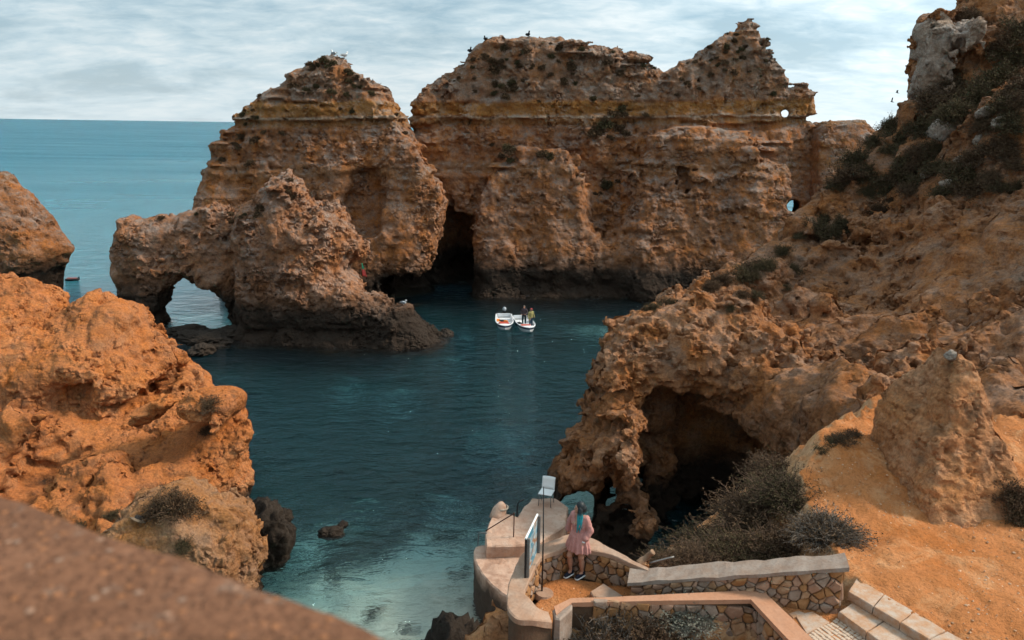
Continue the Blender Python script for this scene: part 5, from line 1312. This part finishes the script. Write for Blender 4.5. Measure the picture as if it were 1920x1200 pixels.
def at_boat(b_, p_):
    c, s_ = math.cos(b_.rotation_euler[2]), math.sin(b_.rotation_euler[2]); L_ = b_.location
    return (L_[0] + p_[0] * c - p_[1] * s_, L_[1] + p_[0] * s_ + p_[1] * c, L_[2] + p_[2])
pL = at_z(942, 622, 0); pR = at_z(989, 625, 0)
boat1 = boat('motor_boat', (pL[0] + 0.05, pL[1] + 4.6, -0.06), R(2), 'open white motor boat with a grey outboard raised at its stern and nobody aboard', True)
boat2 = boat('motor_boat', (pR[0] - 0.62, pR[1] + 4.4, -0.06), R(10), 'open white motor boat carrying two standing people', False)
def item(name, b_, p_, size, mat, label, cat, rz=0.0, bev=0.03):
    q_ = at_boat(b_, p_); o_ = MB().box((0, 0, size[2] / 2), size, 0, bev).build(name, mat); o_.location = V(q_); o_.rotation_euler = (0, 0, rz + b_.rotation_euler[2])
    roughen(o_, 0.02, 0.25, 2); tag(o_, label, cat); return o_
item('life_jacket', boat1, (-0.52, -1.9, 0.12), (0.34, 0.9, 0.30), M['lifeorange'], 'orange life jackets heap along the side of the empty boat', 'life jacket', 0.05)
item('seat_cushion', boat1, (-0.05, -3.15, 0.28), (0.86, 0.5, 0.24), M['red'], 'red padded seat cushion in the bow of the empty boat', 'cushion', 0.1, 0.06)
item('cooler_box', boat1, (-0.15, -2.1, 0.11), (0.6, 0.4, 0.34), M['black'], 'black box on the floor of the empty boat', 'box')
item('seat_cushion', boat1, (0.12, -2.55, 0.39), (0.36, 0.28, 0.14), M['lifeorange'], 'orange pad on the bench of the empty boat', 'cushion')
item('seat_cushion', boat2, (-0.1, -3.3, 0.28), (0.9, 0.46, 0.24), M['red'], 'red padded seat cushion in the bow of the crewed boat', 'cushion', -0.05, 0.06)
item('duffel_bag', boat2, (-0.42, -2.2, 0.10), (0.5, 0.8, 0.32), M['black'], 'dark bag on the floor of the crewed boat', 'bag', 0.3, 0.08)
M['jk1'] = plain('plum_grey_jacket', (0.085, 0.062, 0.07), 0.9, 0.25, 8); M['tr1'] = plain('dark_teal_trousers', (0.012, 0.035, 0.045), 0.9, 0.25, 8)
M['jk2'] = plain('olive_jacket', (0.34, 0.30, 0.12), 0.9, 0.25, 8); M['tr2'] = plain('blue_jeans', (0.035, 0.075, 0.12), 0.9, 0.25, 8)
M['cap1'] = plain('grey_cap', (0.20, 0.17, 0.15), 0.9, 0.2, 8); M['cap2'] = plain('red_cap', (0.55, 0.09, 0.10), 0.8, 0.2, 8)
q_ = at_boat(boat2, (0.05, -1.75, 0.10))
standing('person', q_, R(-15), 'person in a plum-grey jacket and dark trousers standing in the boat', M['jk1'], M['tr1'], M['skin'], M['cap1'], {'el': {-1: (-0.31, 0.02, 1.12), 1: (0.31, 0.02, 1.12)}, 'wr': {-1: (-0.2, -0.2, 1.0), 1: (0.2, -0.2, 1.02)}, 'knee': 0.04})
q_ = at_boat(boat2, (0.42, -2.95, 0.12))
standing('person', q_, R(35), 'person in an olive jacket, blue jeans and red cap standing near the bow', M['jk2'], M['tr2'], M['skin'], M['cap2'], {'el': {-1: (-0.29, 0.03, 1.1), 1: (0.29, 0.0, 1.1)}, 'wr': {-1: (-0.27, -0.08, 0.86), 1: (0.22, -0.2, 0.98)}, 'knee': 0.06, 'brim': True})

# small inflatable on the open sea
dp = at_z(136, 526, 0)
dg = empty('dinghy', (dp[0], dp[1], 0.0), R(8)); tag(dg, 'tiny dark inflatable dinghy afloat on the open sea by the far stack', 'dinghy')
loop = []
for k in range(25):
    a_ = 2 * math.pi * k / 24; loop.append((0.62 * math.copysign(abs(math.cos(a_)) ** 0.7, math.cos(a_)), 0.30 * math.copysign(abs(math.sin(a_)) ** 0.7, math.sin(a_)), 0.10 + 0.05 * max(0, math.cos(a_))))
MB().tube(loop, 0.13, 8).build('tube', M['black'], dg, True)
M['dpink'] = plain('faded_red_cover', (0.30, 0.10, 0.09), 0.7, 0.3, 6)
roughen(MB().box((-0.02, 0, 0.24), (1.0, 0.5, 0.12), 0, 0.04).build('cover', M['dpink'], dg), 0.03, 0.25, 2)
MB().tube([(0.55, 0, 0.2), (0.66, 0, 0.38), (0.76, 0, 0.34)], 0.05, 6).build('tow_bracket', M['black'], dg, True)

# ------------------------------------------------------------------ placing things on the rocks
bpy.context.view_layer.update()
DG = bpy.context.evaluated_depsgraph_get()
from mathutils.bvhtree import BVHTree
_BVH = {}
def hit(px, py, o_):
    o_ = o_ if isinstance(o_, (list, tuple)) else [o_]
    best = None; d_ = Vector(ray(px, py)).normalized()
    for k in o_:
        if k.name not in _BVH:
            _BVH[k.name] = BVHTree.FromObject(k, DG)
        loc, nor, _i, dist = _BVH[k.name].ray_cast(Vector(CAM), d_)
        if loc is not None and (best is None or dist < best[2]): best = (loc.copy(), nor.copy(), dist)
    return best

# flag on the arch ledge
fl = hit(676, 524, arch) or (V(at_y(676, 520, 60)), Vector((0, 0, 1)))
fg = empty('flag', fl[0] - Vector((0, 0, 0.1))); tag(fg, 'small green and red flag hanging limp from a stick on the rock ledge', 'flag')
MB().tube([(0, 0, -0.3), (0.05, 0, 0.7), (0.12, 0, 1.45)], 0.03, 6, 0.018).build('stick', M['wood'], fg, True)
mt, t, o = newmat('green_red_flag'); b = NB(t); tcn = b.n('ShaderNodeTexCoord'); sp = b.n('ShaderNodeSeparateXYZ'); b.set(sp.inputs[0], tcn.outputs['Object'])
nn = b.noise(tcn.outputs['Object'], 4, 3); c = b.mix(b.mapr(b.math('ADD', sp.outputs[2], b.math('MULTIPLY', nn, 0.2)), 1.0, 1.1), (0.62, 0.10, 0.09), (0.03, 0.24, 0.13)); b.bsdf(o, c, 0.8); M['flag'] = mt
fc = MB()
for i in range(9):
    for j in range(6):
        u_, v_ = i / 8, j / 5; wdt = 0.10 + 0.28 * u_; fc.v.append((0.12 + 0.16 * u_ + wdt * (v_ - 0.3), 0.05 * math.sin(v_ * 9 + u_ * 2), 1.45 - 1.02 * u_ - 0.12 * v_ * u_))
for i in range(8):
    for j in range(5): fc.f.append((i * 6 + j, i * 6 + j + 1, (i + 1) * 6 + j + 1, (i + 1) * 6 + j))
cl = fc.build('cloth', M['flag'], fg, True); cl.modifiers.new('s', 'SOLIDIFY').thickness = 0.012

# birds
M['gull'] = plain('white_plumage', (0.75, 0.75, 0.74), 0.8, 0.1, 9); M['gullgrey'] = plain('grey_plumage', (0.28, 0.30, 0.32), 0.8, 0.1, 9); M['bird'] = plain('black_plumage', (0.02, 0.02, 0.022), 0.7, 0.2, 9)
def bird(name, loc, rz, label, sc, white, group=None):
    r = empty(name, loc, rz); r.scale = (sc, sc, sc); tag(r, label, 'bird', group)
    bd = sdf_mesh('body', [ell((0, 0, 0.20), (0.10, 0.20, 0.10)), (cone((0, -0.14, 0.26), (0, -0.2, 0.38), 0.06, 0.045), 0.05), (ell((0, -0.22, 0.40), (0.05, 0.065, 0.05)), 0.03), (cone((0, -0.28, 0.395), (0, -0.34, 0.385), 0.016, 0.006), 0.01), (cone((0, 0.16, 0.2), (0, 0.36, 0.17), 0.06, 0.02), 0.05), cone((0.03, 0, 0.12), (0.03, -0.01, -0.02), 0.012, 0.012), cone((-0.03, 0, 0.12), (-0.03, -0.01, -0.02), 0.012, 0.012)],
                  ((-0.2, 0.2), (-0.4, 0.45), (-0.05, 0.5)), 0.02, 0.03, M['gull'] if white else M['bird'])
    obj('body', bd, r)
    for s_ in (-1, 1): obj('wing', sdf_mesh('wing', [ell((s_ * 0.085, 0.05, 0.22), (0.035, 0.24, 0.085))], ((-0.2, 0.2), (-0.3, 0.4), (0.05, 0.4)), 0.02, 0.02, M['gullgrey'] if white else M['bird']), r)
    return r
h_ = hit(757, 572, arch) or hit(750, 576, arch)
if h_: bird('gull', h_[0] - Vector((0, 0, 0.02)), R(60), 'white gull resting on the low end of the arch ledge', 1.1, True)
for px, py, k, lb in ((626, 110, stack2, 'gull on the very top of the pyramid-shaped stack'), (646, 115, stack2, 'gull just below the top of the pyramid-shaped stack'), (910, 84, cliff, 'dark bird on the corner of the flat cliff top'), (881, 110, cliff, 'dark bird on the slanting shoulder of the flat cliff'), (990, 80, cliff, 'dark bird near the middle of the flat cliff top')):
    for dy in range(0, 60, 2):
        h_ = hit(px, py - 14 + dy, k)
        if h_: bird('gull' if 'gull' in lb else 'cormorant', h_[0] - Vector((0, 0, 0.02)), R(random.uniform(0, 360)), lb, 1.5, 'gull' in lb); break
fly = MB().add([(0, -0.2, 0), (0.05, 0, 0.03), (-0.05, 0, 0.03), (0, 0.22, 0), (0.55, 0.05, 0.22), (0.5, 0.14, 0.2), (-0.55, 0.05, 0.22), (-0.5, 0.14, 0.2), (0, 0, -0.05), (0.03, 0.12, 0.02), (-0.03, 0.12, 0.02)],
               [(0, 1, 2), (1, 3, 2), (1, 4, 5, 9), (2, 10, 7, 6), (0, 8, 1), (0, 2, 8), (8, 3, 1), (8, 2, 3)])
for k, (px, py) in enumerate(((1683, 174), (1673, 191))):
    o_ = fly.build('flying_bird', M['bird']); o_.location = V(at_y(px, py, 60)); o_.rotation_euler = (0.2, 0.3 * k, R(70)); o_.scale = (0.8, 0.8, 0.8)
    tag(o_, ('upper' if k == 0 else 'lower') + ' of two tiny dark birds flying beside the crag', 'bird')

# round hat-like disc on the orange rock
h_ = hit(262, 976, [orange, knob_rock])
if h_:
    M['straw'] = plain('dull_straw', (0.33, 0.22, 0.14), 0.9, 0.3, 20, 0.004); M['strawd'] = plain('dark_crown', (0.06, 0.05, 0.045), 0.9, 0.3, 20)
    ht = empty('hat', h_[0] + Vector((0, 0, 0.03))); ht.rotation_euler = (R(-18), R(14), 0); tag(ht, 'round brimmed hat lying on the knob of the orange rock', 'hat')
    br = MB(); crn = MB(); nn_ = 24
    for rr, z_ in ((0.16, 0.03), (0.30, 0.0), (0.31, 0.015), (0.16, 0.05)):
        br.v += [(rr * math.cos(2 * math.pi * k / nn_), rr * math.sin(2 * math.pi * k / nn_), z_ + 0.03 * math.sin(4 * math.pi * k / nn_) * (rr > 0.2)) for k in range(nn_)]
    for i in range(3): br.f += [(i * nn_ + k, i * nn_ + (k + 1) % nn_, (i + 1) * nn_ + (k + 1) % nn_, (i + 1) * nn_ + k) for k in range(nn_)]
    br.build('brim', M['straw'], ht, True)
    for rr, z_ in ((0.17, 0.02), (0.16, 0.11), (0.12, 0.15), (0.02, 0.14)):
        crn.v += [(rr * math.cos(2 * math.pi * k / nn_), rr * math.sin(2 * math.pi * k / nn_), z_) for k in range(nn_)]
    for i in range(3): crn.f += [(i * nn_ + k, i * nn_ + (k + 1) % nn_, (i + 1) * nn_ + (k + 1) % nn_, (i + 1) * nn_ + k) for k in range(nn_)]
    crn.f.append(tuple(range(3 * nn_, 4 * nn_))); crn.build('crown', M['strawd'], ht, True)
lap('objects')

# ------------------------------------------------------------------ shrubs
def shrub_geo(seed, n, seg=4, tw=0.006, leaf=0.03, leaves=10, spread=1.0, flat=0.75, sub=3, droop=0.15, aspect=2.6):
    """dome of radius 1: arching stems with side twigs, small leaves along them"""
    rg = np.random.default_rng(seed)
    az_ = rg.uniform(0, 2 * np.pi, n); el_ = np.arccos(rg.uniform(0.02, 1, n)) * spread
    dr = np.stack([np.sin(el_) * np.cos(az_), np.sin(el_) * np.sin(az_), np.cos(el_) * flat + 0.12], 1)
    ln_ = rg.uniform(0.55, 1.0, n) * (1 + 0.22 * np.sin(az_ * 3 + seed) + 0.15 * np.sin(az_ * 7 + 2 * seed))
    base = np.stack([rg.normal(0, 0.16, n), rg.normal(0, 0.16, n), np.full(n, -0.08)], 1)
    tt = np.linspace(0, 1, seg)
    def chains(b_, d_, l_, j):
        p_ = b_[:, None] + d_[:, None] * (l_[:, None] * tt[None])[:, :, None]
        p_ += rg.normal(0, j, p_.shape) * tt[None, :, None]
        p_[:, :, 2] -= droop * (tt[None] ** 2) * l_[:, None] * np.linalg.norm(d_[:, :2], axis=1)[:, None]
        return p_
    st_ = chains(base, dr, ln_, 0.05); ch = [(st_, tw * 1.6, tw * 0.6)]
    for k in range(sub):
        u_ = rg.uniform(0.35, 0.95, n); f_ = u_ * (seg - 1); i_ = np.minimum(f_.astype(int), seg - 2); w_ = (f_ - i_)[:, None]
        b_ = st_[np.arange(n), i_] * (1 - w_) + st_[np.arange(n), i_ + 1] * w_
        d_ = dr + rg.normal(0, 0.55, dr.shape); d_[:, 2] = np.abs(d_[:, 2]) * 0.9; d_ /= np.linalg.norm(d_, axis=1)[:, None]
        ch.append((chains(b_, d_, rg.uniform(0.12, 0.34, n), 0.03), tw, tw * 0.4))
    V_, F_ = [], []; off = 0
    for p_, r0, r1 in ch:
        m_ = len(p_); dd = np.gradient(p_, axis=1); dd /= np.linalg.norm(dd, axis=2)[:, :, None] + 1e-9
        a_ = np.cross(dd, rg.normal(size=(m_, 1, 3))); a_ /= np.linalg.norm(a_, axis=2)[:, :, None] + 1e-9; c_ = np.cross(dd, a_)
        rr = np.linspace(r0, r1, seg)[None, :, None]
        ring = np.stack([p_ + rr * (a_ * math.cos(k * 2.0944) + c_ * math.sin(k * 2.0944)) for k in range(3)], 2)
        idx = off + np.arange(m_ * seg * 3).reshape(m_, seg, 3)
        for k in range(3):
            F_.append(np.stack([idx[:, :-1, k], idx[:, :-1, (k + 1) % 3], idx[:, 1:, (k + 1) % 3], idx[:, 1:, k]], -1).reshape(-1, 4))
        V_.append(ring.reshape(-1, 3)); off += m_ * seg * 3
    tv, tf = np.concatenate(V_), np.concatenate(F_)
    P_, D_ = [], []
    for p_, _, _ in ch:
        for k in range(max(1, leaves // len(ch))):
            u_ = rg.uniform(0.25, 1.0, len(p_)) ** 0.7; f_ = u_ * (seg - 1); i_ = np.minimum(f_.astype(int), seg - 2); w_ = (f_ - i_)[:, None]; ar = np.arange(len(p_))
            P_.append(p_[ar, i_] * (1 - w_) + p_[ar, i_ + 1] * w_ + rg.normal(0, leaf * 0.4, (len(p_), 3))); D_.append(p_[ar, i_ + 1] - p_[ar, i_])
    P_, D_ = np.concatenate(P_), np.concatenate(D_); D_ /= np.linalg.norm(D_, axis=1)[:, None] + 1e-9
    D_ = D_ + rg.normal(0, 0.7, D_.shape); D_ /= np.linalg.norm(D_, axis=1)[:, None]
    a_ = np.cross(D_, rg.normal(size=D_.shape)); a_ /= np.linalg.norm(a_, axis=1)[:, None] + 1e-9
    lf = (leaf * rg.uniform(0.6, 1.3, len(P_)))[:, None]
    lv = np.stack([P_, P_ + D_ * lf * 0.5 + a_ * lf / aspect * 0.5, P_ + D_ * lf, P_ + D_ * lf * 0.5 - a_ * lf / aspect * 0.5], 1).reshape(-1, 3)
    lq = np.arange(len(lv)).reshape(-1, 4)
    return tv, tf, lv, lq
SH = {}
def shrub_kind(key, twig, leafm, **kw):
    tv, tf, lv, lq = shrub_geo(**kw)
    SH[key] = (mesh_np('stems', tv, tf, M[twig], False), mesh_np('foliage', lv, lq, M[leafm], False))
shrub_kind('thicket', 'twig', 'leaf_dry', seed=1, n=900, leaf=0.062, leaves=16, tw=0.0055, flat=0.8, sub=3)
shrub_kind('thicket2', 'twig', 'leaf_olive', seed=2, n=850, leaf=0.062, leaves=16, tw=0.0055, flat=0.8, sub=3)
shrub_kind('greyscrub', 'twig_grey', 'leaf_dry', seed=3, n=900, leaf=0.08, leaves=12, tw=0.009, flat=0.9, sub=3)
shrub_kind('silver', 'twig_grey', 'leaf_silver', seed=4, n=700, leaf=0.11, leaves=12, tw=0.009, flat=0.8, sub=2, aspect=3.5)
shrub_kind('green', 'twig', 'leaf_green', seed=5, n=160, leaf=0.16, leaves=10, tw=0.01, flat=0.7, sub=2, aspect=1.6)
shrub_kind('succulent', 'twig', 'leaf_blue', seed=6, n=300, leaf=0.20, leaves=12, tw=0.01, flat=0.95, sub=2, aspect=3.2)
for k in range(3):
    shrub_kind('hill%d' % k, 'twig', ('leaf_dry', 'leaf_olive', 'leaf_olive')[k], seed=10 + k, n=260, leaf=0.10, leaves=16, tw=0.007, flat=0.85, sub=3, aspect=2.2)
    shrub_kind('far%d' % k, 'twig', ('leaf_dry', 'leaf_olive', 'leaf_dry')[k], seed=20 + k, n=60, leaf=0.26, leaves=16, tw=0.02, flat=0.8, sub=2, aspect=1.6)
def shrub(name, key, loc, sc, label, group=None, nor=None, parts=True, cat='shrub'):
    r = empty(name, loc, random.uniform(0, 6.28)); tag(r, label, cat, group)
    r.scale = sc if isinstance(sc, tuple) else (sc, sc, sc * random.uniform(0.75, 1.05))
    if nor is not None:
        q = Vector((0, 0, 1)).rotation_difference((Vector((0, 0, 1)) * 0.65 + nor * 0.5).normalized())
        r.rotation_euler = (q.to_matrix() @ Matrix.Rotation(random.uniform(0, 6.28), 3, 'Z')).to_euler()
    obj('stems', SH[key][0], r); obj('foliage', SH[key][1], r); return r
# the dark thicket between terrace and cave
for k, (px, py, z, s_, key, lb) in enumerate([
    (1300, 1062, 7.9, 0.75, 'thicket', 'low end of the dark thicket just behind the wall, by the log'),
    (1375, 1040, 7.9, 0.95, 'thicket2', 'dark dry bush behind the lower half of the rubble wall'),
    (1465, 1032, 8.0, 1.05, 'thicket', 'dense dark bush behind the middle of the rubble wall'),
    (1545, 1028, 8.45, 0.72, 'greyscrub', 'twiggy dry bush spilling over the terrace edge above the wall end'),
    (1420, 985, 7.6, 1.15, 'thicket', 'large dark bush in the middle of the thicket below the cave'),
    (1480, 960, 8.1, 0.95, 'thicket2', 'dark olive bush along the terrace edge in front of the cave'),
    (1455, 905, 7.9, 0.85, 'thicket', 'dark bush at the top of the thicket touching the cave mouth'),
    (1330, 1015, 7.2, 0.85, 'thicket2', 'dark bush at the lower cave-side edge of the thicket'),
    (1250, 1050, 7.6, 0.55, 'thicket2', 'small dark bush behind the parapet near the log')]):
    p_ = at_z(px, py, z); shrub('bush', key, (p_[0], p_[1], max(gz(p_[0], p_[1]) - 0.05, z - 0.9)), (s_ * 1.08, s_ * 1.08, s_ * 0.78), lb, 'bushes of the dark thicket')
for px, py, s_, key, lb in [(1095, 1196, 0.62, 'greyscrub', 'grey twiggy scrub at the near end of the low wall'), (1145, 1190, 0.85, 'greyscrub', 'tall grey-brown scrub in front of the low wall'), (1215, 1192, 0.9, 'thicket', 'darkest scrub bush before the middle of the low wall'),
    (1278, 1178, 0.62, 'silver', 'silvery leaved scrub bush below the pink coping'), (1325, 1168, 0.45, 'silver', 'small silvery shrub against the low wall stones'), (1060, 1225, 0.45, 'greyscrub', 'dry scrub at the bottom edge below the parapet opening'), (990, 1195, 0.30, 'greyscrub', 'thin dry scrub under the curved parapet')]:
    p_ = at_z(px, py, 7.95); shrub('bush', key, (p_[0], p_[1], gz(p_[0], p_[1]) - 0.03), s_, lb, 'scrub in front of the low wall')
for k, (px, py, s_) in enumerate(((1350, 1170, 0.12), (1380, 1168, 0.13), (1400, 1165, 0.15), (1425, 1172, 0.14), (1335, 1182, 0.11), (1300, 1188, 0.12))):
    p_ = at_z(px, py, 8.0); shrub('green_plant', 'green', (p_[0], p_[1], gz(p_[0], p_[1]) - 0.01), s_, 'small bright green plant on the sand below the low wall', 'green plants on the sand', cat='plant')
h_ = hit(912, 1172, ground)
if h_: shrub('succulent', 'succulent', h_[0], 0.19, 'round blue-green succulent on the rough rock below the parapet', cat='plant')
p_ = at_z(1144, 1027, 8.2); shrub('green_plant', 'green', (p_[0] + 0.02, p_[1] + 0.15, gz(p_[0], p_[1] + 0.15) + 0.05), 0.22, 'small green plant on rubble behind the parapet', cat='plant')
# on the orange rock
for px, py, s_, lb in [(330, 950, 0.75, 'big dark bush on top of the orange knob'), (345, 1020, 0.36, 'small dark bush low on the orange knob'), (392, 760, 0.55, 'dark dry bush high on the orange rock shoulder'), (390, 808, 0.42, 'dry bush just below another on the orange rock shoulder'), (212, 965, 0.35, 'dry bush in the cleft beside the hat'), (295, 955, 0.5, 'dark bush joined to the big one on the orange knob'), (150, 985, 0.3, 'dry tuft near the lookout wall on the orange rock')]:
    h_ = hit(px, py, [orange, knob_rock])
    if h_: shrub('bush', 'hill0' if s_ > 0.4 else 'hill1', h_[0] - Vector((0, 0, 0.05)), s_, lb, 'bushes on the orange rock', h_[1])
# scrub on the headland
hill_spots = [(1655, 232, 1.0), (1672, 236, 0.9), (1690, 262, 1.2), (1745, 195, 1.2), (1775, 185, 1.1), (1800, 165, 1.3), (1835, 180, 1.2), (1870, 150, 1.3), (1895, 100, 1.3), (1910, 60, 1.2), (1885, 200, 1.1), (1915, 170, 1.2),
    (1610, 300, 1.1), (1592, 335, 1.2), (1625, 325, 1.0), (1570, 350, 0.9), (1700, 300, 1.0), (1690, 330, 1.1), (1720, 345, 0.9), (1745, 300, 0.8), (1800, 345, 0.9), (1830, 355, 0.8), (1850, 285, 0.9), (1820, 300, 0.8), (1885, 270, 0.9), (1905, 310, 0.7), (1780, 215, 1.0), (1730, 240, 1.1), (1850, 235, 0.9), (1760, 280, 0.8),
    (1545, 415, 0.9), (1560, 440, 0.8), (1530, 430, 0.9), (1580, 420, 0.7), (1415, 500, 0.8), (1395, 515, 0.8), (1440, 495, 0.6), (1345, 530, 0.7), (1325, 545, 0.5), (1240, 572, 0.6), (1225, 578, 0.5), (1262, 566, 0.4), (1470, 470, 0.6), (1490, 505, 0.5), (1370, 575, 0.3), (1880, 85, 1.0), (1820, 30, 0.8), (1560, 830, 0.35), (1580, 822, 0.4), (1600, 815, 0.35), (1905, 930, 0.6), (1918, 960, 0.5), (1540, 840, 0.25), (1640, 265, 0.7), (1500, 440, 0.5), (1860, 330, 0.6)]
rs = random.Random(17)
for _ in range(26): hill_spots.append((rs.uniform(1690, 1915), rs.uniform(150, 370), rs.uniform(0.6, 1.1)))
for _ in range(12): hill_spots.append((rs.uniform(1560, 1680), rs.uniform(270, 400), rs.uniform(0.5, 0.9)))
for _ in range(10): hill_spots.append((rs.uniform(1330, 1480), rs.uniform(470, 560), rs.uniform(0.3, 0.6)))
for px, py, s_ in hill_spots:
    h_ = hit(px, py, [headland, outcrop, ground, crag])
    if h_:
        d_ = (h_[0] - Vector(CAM)).length
        sz = 'small' if s_ < 0.65 else ('mid-sized' if s_ < 0.95 else 'large')
        if py < 130: wh = 'beside the top of the pale crag'
        elif py < 215: wh = 'directly below the pale crag' if px < 1800 else 'high on the slope at the picture edge'
        elif py < 290: wh = 'on the skyline gap beside the crag' if px < 1720 else ('among the pale boulders' if px < 1840 else 'uphill of the pale boulders at the picture edge')
        elif py < 400: wh = 'on the slope just above the sea hole' if px < 1640 else ('downhill of the pale boulders' if px < 1780 else 'at the lower fringe of the headland scrub')
        elif py < 470: wh = 'on the bare slope beside the sea hole'
        elif py < 620: wh = 'at the low seaward tip of the headland ridge' if px < 1300 else ('halfway along the headland ridge' if px < 1420 else 'on the upper part of the headland ridge')
        else: wh = 'at the foot of the slope by the cave' if px < 1700 else 'at the sandy terrace edge beside the outcrop'
        lb = sz + ' dark scrub bush ' + wh
        shrub('scrub_bush', random.choice(('hill0', 'hill1', 'hill2')), h_[0] - Vector((0, 0, 0.08)), s_ * 0.85, lb, 'scrub on the headland', h_[1])
# tufts on the sea cliffs
def tufts(target, boxes, count, lb, grp, smin_=0.35, smax_=0.8):
    n_ = 0; tries = 0
    while n_ < count and tries < count * 12:
        tries += 1
        x0, x1, y0, y1 = random.choice(boxes); h_ = hit(random.uniform(x0, x1), random.uniform(y0, y1), target)
        if not h_ or h_[1].z < -0.1 or h_[0].z < 3: continue
        if random.random() > 0.25 + h_[1].z: continue
        sc_ = random.uniform(smin_, smax_) * random.uniform(0.6, 1.1); q_ = (sc_ / (smax_ * 1.1))
        sz = 'tiny' if q_ < 0.42 else ('small' if q_ < 0.62 else 'bushy'); X0, X1 = min(b_[0] for b_ in boxes), max(b_[1] for b_ in boxes)
        dd_ = h_[0] - Vector(CAM); px_ = 960 + F_PX * dd_.dot(Vector(_r)) / dd_.dot(Vector(_f)); fr_ = (px_ - X0) / (X1 - X0)
        wh = 'seaward end' if fr_ < 0.33 else ('middle part' if fr_ < 0.66 else 'headland end')
        shrub('cliff_shrub', 'far%d' % random.randrange(3), h_[0] - Vector((0, 0, 0.05)), sc_, lb.replace('small dark', sz + ' dark').replace('dark shrub in', sz + ' dark shrub in') + ', ' + wh, grp, h_[1], cat='shrub'); n_ += 1
tufts(stack2, [(440, 760, 100, 260), (430, 560, 150, 260), (560, 700, 105, 180), (400, 480, 200, 330)], 46, 'small dark shrub clinging to the pyramid-shaped stack', 'shrubs on the pyramid-shaped stack', 0.25, 0.55)
tufts(cliff, [(790, 1240, 80, 190), (900, 1100, 80, 160), (880, 1000, 90, 180)], 60, 'small dark shrub on the brushy top of the flat cliff', 'shrubs on the flat cliff top', 0.25, 0.6)
tufts(cliff, [(1250, 1520, 40, 190), (1330, 1450, 40, 140)], 34, 'small dark shrub on the pointed peak of the cliff', 'shrubs on the pointed peak', 0.25, 0.55)
tufts(cliff, [(1100, 1180, 320, 390), (900, 1090, 265, 300), (1090, 1220, 200, 260)], 24, 'dark shrub in the gully on the cliff face above the boats', 'shrubs on the cliff face', 0.4, 0.9)
tufts(arch, [(440, 560, 330, 420), (230, 480, 380, 420)], 12, 'small dark shrub on the crest of the rock arch', 'shrubs on the rock arch', 0.25, 0.5)
lap('shrubs')
# loose gravel on the terrace: nobody could count it
rg = np.random.default_rng(9); gv_, gf_ = [], []
base = np.array([(1, 0, 0), (-0.8, 0.3, 0), (0.1, 0.9, 0), (-0.1, -0.9, 0.05), (0.1, 0.1, 0.7), (0, 0, -0.5)]); bf = np.array([(0, 2, 4), (2, 1, 4), (1, 3, 4), (3, 0, 4), (2, 0, 5), (1, 2, 5), (3, 1, 5), (0, 3, 5)])
k = 0
while k < 4200:
    x, y = rg.uniform(5.6, 14), rg.uniform(9.2, 19)
    i = int(round((x + 4.5) / 0.075)); j = int(round((y - 8.6) / 0.075))
    if terr[i, j] > -0.1 or perlin(np.array([[x / 1.5, y / 1.5, 0]], np.float32))[0] < -0.12 * rg.random() - 0.02: 
        k += 0.2; continue
    r_ = 0.008 + 0.03 * rg.random() ** 5; a = rg.uniform(0, 6.28); c_, s_ = math.cos(a), math.sin(a)
    vv = base * (r_ * rg.uniform(0.6, 1.3, 3)); vv = np.stack([vv[:, 0] * c_ - vv[:, 1] * s_, vv[:, 0] * s_ + vv[:, 1] * c_, vv[:, 2]], 1) + (x, y, hz[i, j] + r_ * 0.25)
    gf_.append(bf + 6 * len(gv_)); gv_.append(vv); k += 1
M['gravel'] = plain('pale_gravel', (0.58, 0.40, 0.27), 0.95, 0.4, 1.5, col2=(0.45, 0.21, 0.09))
tag(obj('gravel', mesh_np('gravel', np.concatenate(gv_), np.concatenate(gf_), M['gravel'], False)), 'loose pale gravel scattered over the orange terrace', 'gravel', kind='stuff')
# pale boulders among the headland scrub
M['boulder'] = rock_mat('pale_boulder', (0.50, 0.40, 0.32), (0.56, 0.48, 0.42), (0.36, 0.26, 0.19), grey=(0.5, 0.46, 0.42), grey_amt=0.5, tide=0.0, px=0.04)
bb = [boulder_mesh('boulder', 40 + k, 4, 0.36, M['boulder'], 0.8) for k in range(3)]
for px, py, s_, lb in [(1770, 248, 1.0, 'largest pale boulder half sunk in the headland scrub'), (1792, 238, 0.7, 'pale boulder leaning on the largest one in the scrub'), (1740, 326, 0.42, 'pale boulder low in the scrub beside the slope'), (1778, 346, 0.35, 'small pale boulder at the lower edge of the scrub'), (1848, 215, 0.5, 'pale boulder high among the headland bushes'), (1835, 262, 0.3, 'small pale boulder between bushes'), (1880, 232, 0.45, 'pale boulder near the picture edge among bushes'), (1800, 300, 0.3, 'small pale stone below the largest boulder'), (1830, 308, 0.28, 'small pale stone in a row below the bushes')]:
    h_ = hit(px, py, headland)
    if h_: put_boulder('boulder', bb[random.randrange(3)], h_[0], (s_, s_ * 0.8, s_ * 0.85), lb, 'boulder', 'pale boulders on the headland')
h_ = hit(1787, 676, outcrop)
if h_: put_boulder('cap_stone', bb[0], h_[0] + Vector((0, 0.08, 0.08)), (0.16, 0.16, 0.14), 'small grey stone perched on the tip of the outcrop', 'stone')
lap('done')
